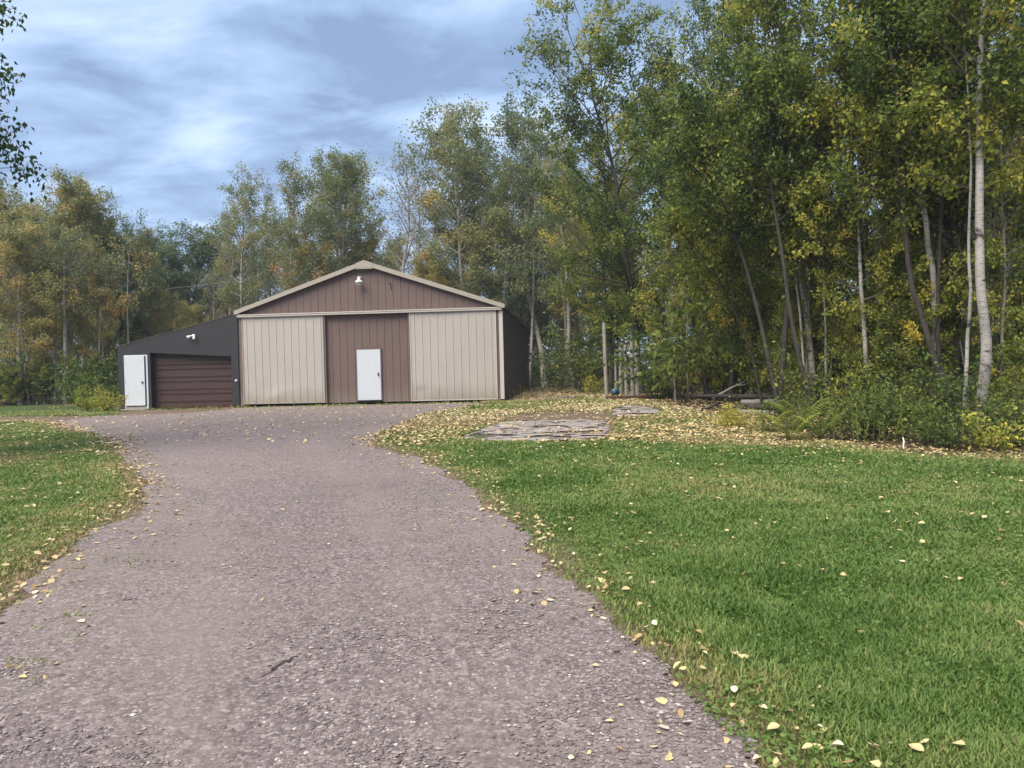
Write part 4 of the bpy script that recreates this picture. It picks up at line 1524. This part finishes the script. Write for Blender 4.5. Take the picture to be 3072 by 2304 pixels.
# ------------------------------------------------------------------ log pile, dead branches, twig on the drive
def pole(name, pa, pb, za, zb, ra, rb, mat, lab, cat, group=None, seed=0, wig=.06, forks=0):
    rng = np.random.default_rng(seed)
    a, b = gp(*pa), gp(*pb)
    n = 8
    P = []
    for i in range(n):
        f = i / (n - 1)
        q = a + (b - a) * f + rng.normal(0, wig, 2) * (0 < i < n - 1)
        P.append((q[0], q[1], float(terrain(*q)) + za + (zb - za) * f + rng.normal(0, wig * .3) * (0 < i < n - 1)))
    m = MB()
    m.tube(P, np.linspace(ra, rb, n), 8)
    for k in range(forks):
        i = rng.integers(2, n - 1)
        d = Vector((P[i][0] - P[i - 1][0], P[i][1] - P[i - 1][1], P[i][2] - P[i - 1][2])).normalized()
        e = (d + Vector(rng.normal(0, .5, 3))).normalized()
        L = rng.uniform(.25, .6)
        q = Vector(P[i])
        pts = [q, q + e * L * .5, q + e * L + Vector((0, 0, rng.uniform(-.03, .12)))]
        for v_ in pts[1:]:
            v_.z = max(v_.z, float(terrain(v_.x, v_.y)) + .015)
        m.tube(pts, [rb * .9, rb * .6, rb * .35], 6)
    return tag(m.build(name, mat, None, True), lab, cat, group)


GLG = 'logs in the pile at the wood edge'
pole('fallen_log', (2075, 1212), (2370, 1222), .26, .30, .05, .085, M['bark'], 'long dark log on top of the pile, its forked thin end over the leaves', 'log', GLG, 1, .03, 2)
pole('fallen_log', (2200, 1228), (2335, 1234), .08, .10, .075, .08, M['bark'], 'short dark log under the long one in the pile', 'log', GLG, 2, .02)
pole('fallen_log', (2210, 1240), (2325, 1246), .06, .06, .07, .06, M['twig'], 'lowest grey log at the front of the pile', 'log', GLG, 3, .02)
pole('fallen_log', (2225, 1222), (2340, 1224), .15, .17, .08, .09, M['greywood'], 'pale peeling log in the middle of the pile', 'log', GLG, 4, .02)
pole('fallen_log', (2120, 1206), (2200, 1204), .2, .30, .10, .09, M['bark'], 'black rotten log end standing up behind the pile', 'log', GLG, 5, .02)
pole('fallen_log', (2340, 1228), (2500, 1250), .22, .10, .08, .05, M['bark'], 'dark log running from the pile into the ferns', 'log', GLG, 6, .03)
pole('dead_branch', (2140, 1214), (2262, 1206), .22, .85, .04, .025, M['palewood'], 'bleached dead branch slanting up out of the log pile', 'branch', None, 7, .02, 3)
pole('dead_branch', (2090, 1240), (2160, 1222), .03, .12, .018, .03, M['bark'], 'dark forked branch poking out of the pile onto the litter', 'branch', None, 8, .03, 3)
pole('fallen_twig', (783, 2038), (893, 1976), .012, .012, .0035, .005, M['bark'], 'thin dark twig lying on the open gravel of the drive', 'twig', None, 9, .02, 0)

# ------------------------------------------------------------------ concrete slabs
def slab(name, P, seed, hgt, lab):
    P = np.array(P)
    res = .05
    xs_ = np.arange(P[:, 0].min(), P[:, 0].max(), res)
    ys_ = np.arange(P[:, 1].min(), P[:, 1].max(), res)
    X, Y = np.meshgrid(xs_, ys_, indexing='ij')
    ex, ey = wob(X + seed, Y, .20, 1.8)
    ins = inpoly(ex - seed, ey, P)
    iv = np.arange(X.size).reshape(X.shape)
    n = fbm(X * .6 + seed, Y * 1.6, 3.2, 4)
    h = hgt * sst((n - .43) / .08) + (fbm(X + seed, Y, 6.0, 2) - .5) * .012
    ins = ins & (fbm(X * .7 + seed + 40, Y * 1.5, 2.4, 4) > .37)
    edge = polydist(X, Y, [tuple(p) for p in P], True)
    h = h * sst(edge / .12) - .01 * (1 - sst(edge / .1))
    keep = ins[:-1, :-1] & ins[1:, :-1] & ins[1:, 1:] & ins[:-1, 1:]
    F = np.stack([iv[:-1, :-1], iv[1:, :-1], iv[1:, 1:], iv[:-1, 1:]], -1)[keep]
    used = np.unique(F)
    rem = np.full(X.size, -1)
    rem[used] = np.arange(len(used))
    x, y = X.ravel()[used], Y.ravel()[used]
    V = np.stack([x, y, terrain(x, y) + .012 + h.ravel()[used]], 1)
    tag(link(name, mesh_np(name, V, [rem[F]], M['slab'])), lab, 'slab')


slab('concrete_slab', SLAB_P, 3, .013, 'large broken concrete slab with pits and leaves set in the lawn')
slab('concrete_slab', SLAB2_P, 11, .013, 'small rough concrete patch among yellow leaves behind the large slab')

# ------------------------------------------------------------------ overhead cables
def cable(name, pts, r, mat, lab):
    m = MB()
    W = np.array([at(x, y, Y) for x, y, Y in pts])
    t = np.linspace(0, len(W) - 1, 40)
    C = np.stack([np.interp(t, np.arange(len(W)), W[:, k]) for k in range(3)], 1)
    C[1:-1] = (C[:-2] + C[1:-1] + C[2:]) / 3
    m.tube(C, r, 5)
    tag(m.build(name, mat, None, True), lab, 'cable')


cable('overhead_cable', [(-250, 720, 27), (60, 762, 28.5), (215, 800, 29.2), (330, 838, 29.8), (430, 856, 30.2), (520, 868, 30.6), (570, 882, 31), (640, 900, 31.4), (718, 914, 31.8)], .016, M['cable'], 'black overhead cable sagging from the left wood to the barn eave')
cable('overhead_wire', [(500, 866, 30.5), (590, 857, 33), (660, 849, 38), (745, 842, 49)], .007, M['wirepale'], 'thin pale wire above the shed roof')

# ------------------------------------------------------------------ grass, litter, stones
grng = np.random.default_rng(21)


def fans(n, ymin, ymax, xspan, power=1.0):
    """points in view, denser towards the camera"""
    u = grng.random(n)
    y = ymin * (ymax / ymin) ** (u ** power)
    x = (grng.random(n) * 2 - 1) * (y * xspan + .6)
    return x, y


# blades
NB = 1500000
bx_, by_ = fans(NB, 2.5, 29.5, .80)
wx, wy = wob(bx_, by_, .25)
jx, jy = bx_ + grng.normal(0, .10, NB), by_ + grng.normal(0, .10, NB)
inR = inpoly(jx, jy, LAWN_R)
inL = inpoly(jx, jy, LAWN_L)
inB = inpoly(jx, jy, LAWN_BL) | inpoly(jx, jy, GREEN_P)
inM = inpoly(jx, jy, MIXED) & ~inR
ond = on_drive(bx_, by_)
dR = polydist(bx_, by_, EDGE_R)
dL = polydist(bx_, by_, EDGE_L)
dE = np.minimum(dR, dL)
patch = fbm(bx_, by_, .9, 4)
fine = fbm(bx_, by_, 4.5, 3)
den = np.where(inR | inL, .20 + .80 * sst((dE - .08) / .6 + (patch - .5) * 2.0), 0)
den = np.where(inB, np.maximum(den, .9), den)
den = np.where(inM, np.maximum(den, .2 + .65 * sst((patch - .40) / .16)), den)
den = np.where(inpoly(bx_, by_, SLAB_P) | inpoly(bx_, by_, SLAB2_P) | inpoly(bx_, by_, BARE_P), 0, den)
den = np.where(ond, np.where(dE < .75, .22 * np.exp(-dE / .4) * sst((fine - .46) / .1) * sst((patch - .40) / .15), .0), den)
FOOT_P = [bl(-9.1, -.02), bl(5.6, -.02), bl(5.6, -.75), bl(-9.1, -.75)]
foot = inpoly(jx, jy, FOOT_P)
den = np.where(foot, .55 * sst((fine - .36) / .2), den)
weedy = inpoly(bx_, by_, [gp(*p) for p in [(20, 1960), (180, 1850), (290, 1850), (250, 1930), (120, 2060), (20, 2100)]])
den = np.where(weedy, .16 * sst((fine - .45) / .1), den)
k = grng.random(NB) < den
bx_, by_, patch, fine, dE, inM, inR, inB, ond = [a[k] for a in (bx_, by_, patch, fine, dE, inM, inR, inB, ond)]
footk = inpoly(bx_, by_, FOOT_P)
nb = len(bx_)
dist = np.hypot(bx_, by_)
hgt = grng.uniform(.018, .058, nb) * (.65 + .7 * sst((fbm(bx_ + 31, by_, 1.1, 3) - .35) / .3)) * (.75 + .5 * patch) * (1 + .25 * (fine - .5))
hgt *= np.where(dE < .35, .7, 1.0) * np.where(ond & ~footk, .55, 1.0) * np.where(footk, 1.6, 1.0)
hgt *= np.where(inB, 1.5, 1.0)
wid = (.0022 + .00085 * dist) * grng.uniform(.7, 1.3, nb)
az = grng.random(nb) * 6.28
bend = grng.uniform(.2, 1.0, nb) * hgt
dxy = np.stack([np.cos(az), np.sin(az)], 1)
pv = np.stack([-np.sin(az), np.cos(az)], 1) * wid[:, None]
z0 = terrain(bx_, by_) - .004
b0 = np.stack([bx_, by_], 1)
mid = b0 + dxy * (bend * .3)[:, None]
tip = b0 + dxy * bend[:, None]
V = np.empty((nb, 5, 3))
V[:, 0, :2] = b0 - pv
V[:, 1, :2] = b0 + pv
V[:, 2, :2] = mid + pv * .8
V[:, 3, :2] = mid - pv * .8
V[:, 4, :2] = tip
V[:, 0, 2] = V[:, 1, 2] = z0
V[:, 2, 2] = V[:, 3, 2] = z0 + hgt * .6
V[:, 4, 2] = z0 + hgt
i5 = np.arange(nb)[:, None] * 5
Q = i5 + np.array([[0, 1, 2, 3]])
T3 = i5 + np.array([[3, 2, 4]])
drift = fbm(bx_, by_, .45, 3)
tn = .42 + (drift - .5) * 1.0 + (fine - .5) * .55 + .05 * np.sin((bx_ * .55 - by_ * .83) * 2.6) + grng.normal(0, .13, nb) + .30 * (1 - sst(dE / np.where(bx_ < -1.5, .5, .8))) + np.where(inM, .30, 0) + np.where(grng.random(nb) < .05, .35, 0)
tn = np.clip(tn, .02, .98)
tag(link('lawn_grass', mesh_np('lawn_grass', V.reshape(-1, 3), [Q, T3], M['grass'], np.repeat(tn, 5))), kind='stuff')

# clover and broad weeds lying in the turf
nc = 60000
cx, cy = fans(nc, 2.6, 12, .8)
ok = (inpoly(cx, cy, LAWN_R) & (fbm(cx + 9, cy, 1.3, 3) > .47)) | (inpoly(cx, cy, LAWN_L) & (fbm(cx + 9, cy, 1.3, 3) > .58))
cx, cy = cx[ok], cy[ok]
C = np.stack([cx, cy, terrain(cx, cy) + grng.uniform(.025, .05, len(cx))], 1)
lv, lf = leaves_np(grng, C, .024, aspect=.85, droop=.0, flat=.6)
tag(link('clover', mesh_np('clover', lv, [lf], M['grass'], np.repeat(np.clip(grng.normal(.42, .12, len(C)), .05, .75), 4))), kind='stuff')


def litter_leaves(C, size, rng):
    """flat fallen leaves of six corners with a fold and curled rim"""
    n = len(C)
    az = rng.random(n) * 6.28
    L = size * rng.uniform(.6, 1.3, n)
    W = L * rng.uniform(.55, .9, n)
    d = np.stack([np.cos(az), np.sin(az), rng.normal(0, .22, n)], 1)
    s = np.stack([-np.sin(az), np.cos(az), rng.normal(0, .25, n)], 1)
    up = np.zeros((n, 3))
    up[:, 2] = 1
    cu = rng.uniform(.0, .7, n)
    out = np.empty((n, 8, 3))
    kx = rng.normal(0, .5, n)
    for j, (a, b) in enumerate([(-.5, 0), (-.32, .34), (.0, .48), (.3, .30), (.60, .03), (.28, -.33), (-.04, -.46), (-.34, -.30)]):
        aa = a * rng.uniform(.8, 1.15, n)
        bb = b * rng.uniform(.7, 1.2, n)
        out[:, j] = C + d * (aa * L)[:, None] + s * (bb * W)[:, None] + up * (cu * np.abs(bb) * 1.2 * W + np.abs(kx) * aa ** 2 * L * .7 + kx * aa * bb * L * .5)[:, None]
    i8 = np.arange(n)[:, None] * 8
    return out.reshape(-1, 3), [i8 + np.array([[0, 1, 2, 3]]), i8 + np.array([[0, 3, 4]]), i8 + np.array([[0, 4, 5]]), i8 + np.array([[0, 5, 6, 7]])]


NL = 420000
lx = grng.uniform(-22, 24, NL)
ly = grng.uniform(2.4, 50, NL)
vis = np.abs(lx) < ly * .76 + .8
lx, ly = lx[vis], ly[vis]
base_d = NL / (46 * 47.6)
pt = fbm(lx, ly, .8, 4)
pf = fbm(lx + 40, ly, 2.6, 3)
dR = polydist(lx, ly, EDGE_R)
dL = polydist(lx, ly, EDGE_L)
inR = inpoly(lx, ly, LAWN_R)
inL = inpoly(lx, ly, LAWN_L)
inM = inpoly(lx, ly, MIXED) & ~inR
inW = inpoly(lx, ly, WOODS)
inB = inpoly(lx, ly, LAWN_BL)
inS = inpoly(lx, ly, SLAB_P) | inpoly(lx, ly, BARE_P) | inpoly(lx, ly, SLAB2_P)
ond = on_drive(lx, ly)
dn = np.zeros(len(lx))
dn[inR] = 9 * (.3 + 1.4 * sst((pf[inR] - .4) / .25))
dn[inL] = 20
dn[inM] = 120 * (.45 + 1.1 * sst((pt[inM] - .38) / .25))
gl_ = inpoly(lx, ly, GREEN_P)
dn[gl_] *= .35
dn[inS] = 40 * sst((pf[inS] - .42) / .2)
dn[inW] = 60
dn[inB] = 4
dn[ond] = np.where(ly[ond] > 15, 9, 1.0)
dn += np.where((dR < 1.0) & (ly < 24), 75 * np.exp(-(dR / .42) ** 2) * (.3 + 1.4 * sst((pf - .4) / .2)), 0)
dn += np.where(dL < .8, 70 * np.exp(-(dL / .35) ** 2) * (.3 + 1.4 * sst((pf - .4) / .2)), 0)
weedl = inpoly(lx, ly, [gp(*p) for p in [(20, 1960), (180, 1850), (290, 1850), (250, 1930), (120, 2060), (20, 2100)]])
dn[weedl] += 30 * sst((pf[weedl] - .42) / .2)
toplawn = polydist(lx, ly, LAWN_TOP)
dn += np.where(inR & (toplawn < 3), 26 * np.exp(-toplawn / 1.0) * (.4 + pf), 0)
dn[inpoly(lx, ly, [bl(-10.6, -.02), bl(5.5, -.02), bl(5.5, 18.2), bl(-10.6, 18.2)])] = 0
dn = np.where(ond & (dR < 1.2) & (ly < 14), dn * .5, dn)
k = grng.random(len(lx)) < dn / base_d
lx, ly = lx[k], ly[k]
yel = np.where(inpoly(lx, ly, MIXED) & (ly > 19), .74, .55)
ont = inpoly(lx, ly, LAWN_R) | inpoly(lx, ly, LAWN_L) | inpoly(lx, ly, MIXED)
lz_ = terrain(lx, ly) + np.where(ont & ~on_drive(lx, ly), grng.uniform(.026, .055, len(lx)), .018)
slabm = inpoly(lx, ly, SLAB_P) | inpoly(lx, ly, SLAB2_P)
lz_ += np.where(slabm, .06, 0)
order = np.argsort(np.hypot(lx, ly) + np.where(np.abs(lx) > ly * .70, 50, 0))
lx, ly, lz_, yel = lx[order], ly[order], lz_[order], yel[order]
NI = 300
C = np.stack([lx, ly, lz_], 1)
far = C[NI:]
vv, ff2 = litter_leaves(far, .062 * np.where(far[:, 1] > 14, 1.15, .8), grng)
tn = np.clip(yel[NI:] + grng.normal(0, .20, len(far)), .02, .99)
tag(link('leaf_litter', mesh_np('leaf_litter', vv, ff2, M['litter'], np.repeat(tn, 8))), kind='stuff')
LM = []
for i in range(24):
    v1, f1 = litter_leaves(np.zeros((1, 3)), .044, grng)
    LM.append(mesh_np('fallen_leaf', v1, f1, M['litter'], np.full(8, [.35, .55, .62, .7, .8, .9, .97, .5, .75, .25, .15, .45][i % 12])))
for i in range(NI):
    x, y, z = C[i]
    o = link('fallen_leaf', LM[grng.integers(0, 24)])
    o.location = (x, y, z)
    o.rotation_euler = (grng.normal(0, .2), grng.normal(0, .2), grng.random() * 6.28)
    ls = grng.uniform(.5, 1.12)
    o.scale = (ls, ls, ls)
    dd = bool(on_drive(np.array([x]), np.array([y]))[0])
    if dd:
        tag(o, 'pale dry leaf fallen on the pinkish gravel of the drive', 'leaf', 'fallen leaves on the near gravel')
    elif x > 0:
        tag(o, 'pale dry leaf fallen on the lawn between the drive and the wood', 'leaf', 'fallen leaves on the near lawn')
    else:
        tag(o, 'pale dry leaf fallen on the round lawn inside the bend of the drive', 'leaf', 'fallen leaves on the lawn inside the bend')

# loose stones on the drive
NS = 110000
sx, sy = fans(NS, 2.5, 14, .72, 1.25)
ok = on_drive(sx, sy) & (fbm(sx, sy, .55, 4) < .50 + grng.random(NS) * .18) & (np.minimum(polydist(sx, sy, TRACKS[0]), polydist(sx, sy, TRACKS[1])) > .35 * grng.random(NS))
sx, sy = sx[ok], sy[ok]
n = len(sx)
sz = np.exp(grng.normal(np.log(.0050), .42, n)).clip(.0025, .017)
octv = np.array([[1, 0, 0], [0, 1, 0], [-1, 0, 0], [0, -1, 0], [0, 0, .7], [0, 0, -.5]], float)
rot = grng.random(n) * 6.28
V = octv[None] * (sz[:, None, None] * grng.uniform(.65, 1.35, (n, 6, 1)))
c, s = np.cos(rot)[:, None], np.sin(rot)[:, None]
st = grng.uniform(1, 1.7, n)[:, None]
X = V[:, :, 0] * st * c - V[:, :, 1] * s
Y = V[:, :, 0] * st * s + V[:, :, 1] * c
Z = V[:, :, 2] * .8
V = np.stack([X + sx[:, None], Y + sy[:, None], Z + (terrain(sx, sy) + .013 + sz * .2)[:, None]], -1)
i6 = np.arange(n)[:, None, None] * 6
F = (i6 + np.array([[0, 1, 4], [1, 2, 4], [2, 3, 4], [3, 0, 4], [1, 0, 5], [2, 1, 5], [3, 2, 5], [0, 3, 5]])[None]).reshape(-1, 3)
tn = np.repeat(np.clip(grng.beta(2.2, 2.6, n), 0, 1), 6)
tag(link('loose_gravel', mesh_np('loose_gravel', V.reshape(-1, 3), [F], M['stone'], tn)), kind='stuff')

# ------------------------------------------------------------------ far wood closing the view, and low growth on the forest floor
def leaf_mass(name, C, size, tint, mat):
    lv, lf = leaves_np(grng, C, size)
    tag(link(name, mesh_np(name, lv, [lf], mat, np.repeat(np.clip(tint, .02, .98), 4))), kind='stuff')


n = 150000
mx = grng.uniform(-60, 62, n)
my = grng.uniform(62, 84, n)
topz = 4.5 + 4.5 * fbm(mx, my, .13, 3) + np.where(mx > 10, 6.0, 0) + np.where(mx < -16, 1.5, 0)
mz = topz * grng.random(n) ** .8
clump = fbm(mx * .9 + mz * .7, my * .3 + mz * .9, .8, 3)
ok = clump > .40
C = np.stack([mx, my, mz + .3], 1)[ok]
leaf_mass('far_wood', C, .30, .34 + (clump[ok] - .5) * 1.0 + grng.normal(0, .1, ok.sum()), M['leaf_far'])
n = 60000
mx = grng.uniform(2, 48, n)
my = grng.uniform(13, 58, n)
PILE_P = [gp(*p) for p in [(2030, 1188), (2390, 1188), (2420, 1264), (2250, 1275), (2040, 1240)]]
ok = inpoly(mx - .5, my, WOODS) & (fbm(mx, my, .7, 3) > .40) & ~((mx / my < .185) & (my < 33)) & ~inpoly(mx, my, PILE_P)
mx, my = mx[ok], my[ok]
mz = terrain(mx, my) + grng.random(len(mx)) ** 1.6 * (.15 + 1.0 * fbm(mx + 7, my, .6, 3)) * np.where(my > 17.5, 1, .6)
leaf_mass('undergrowth', np.stack([mx, my, mz], 1), .09, .28 + (fbm(mx, my, .9, 3) - .5) * 1.1 - .10 + grng.normal(0, .12, len(mx)), M['leaf'])
n = 30000
mx = grng.uniform(-40, 3, n)
my = grng.uniform(38, 60, n)
ok = inpoly(mx, my, WOODS) & (fbm(mx, my, .5, 3) > .42)
mx, my = mx[ok], my[ok]
mz = terrain(mx, my) + grng.random(len(mx)) ** 1.5 * 2.2
leaf_mass('back_undergrowth', np.stack([mx, my, mz], 1), .15, .30 + (fbm(mx, my, .5, 3) - .5) * .9 - .16 + grng.normal(0, .10, len(mx)), M['leaf_far'])

# ------------------------------------------------------------------ thin volume added to imitate lens glare washing out the treetops
m = MB()
m.box(-185, 185, -65, 205, -1.3, 24)
hm = bpy.data.materials.new('glare_haze')
hm.use_nodes = True
ht = hm.node_tree
ht.nodes.remove(ht.nodes['Principled BSDF'])
hv = ht.nodes.new('ShaderNodeVolumePrincipled')
hv.inputs['Color'].default_value = (.86, .90, .96, 1)
hv.inputs['Density'].default_value = GLARE_HAZE
ht.links.new(hv.outputs[0], ht.nodes['Material Output'].inputs['Volume'])
tag(m.build('glare_haze', hm), kind='stuff')
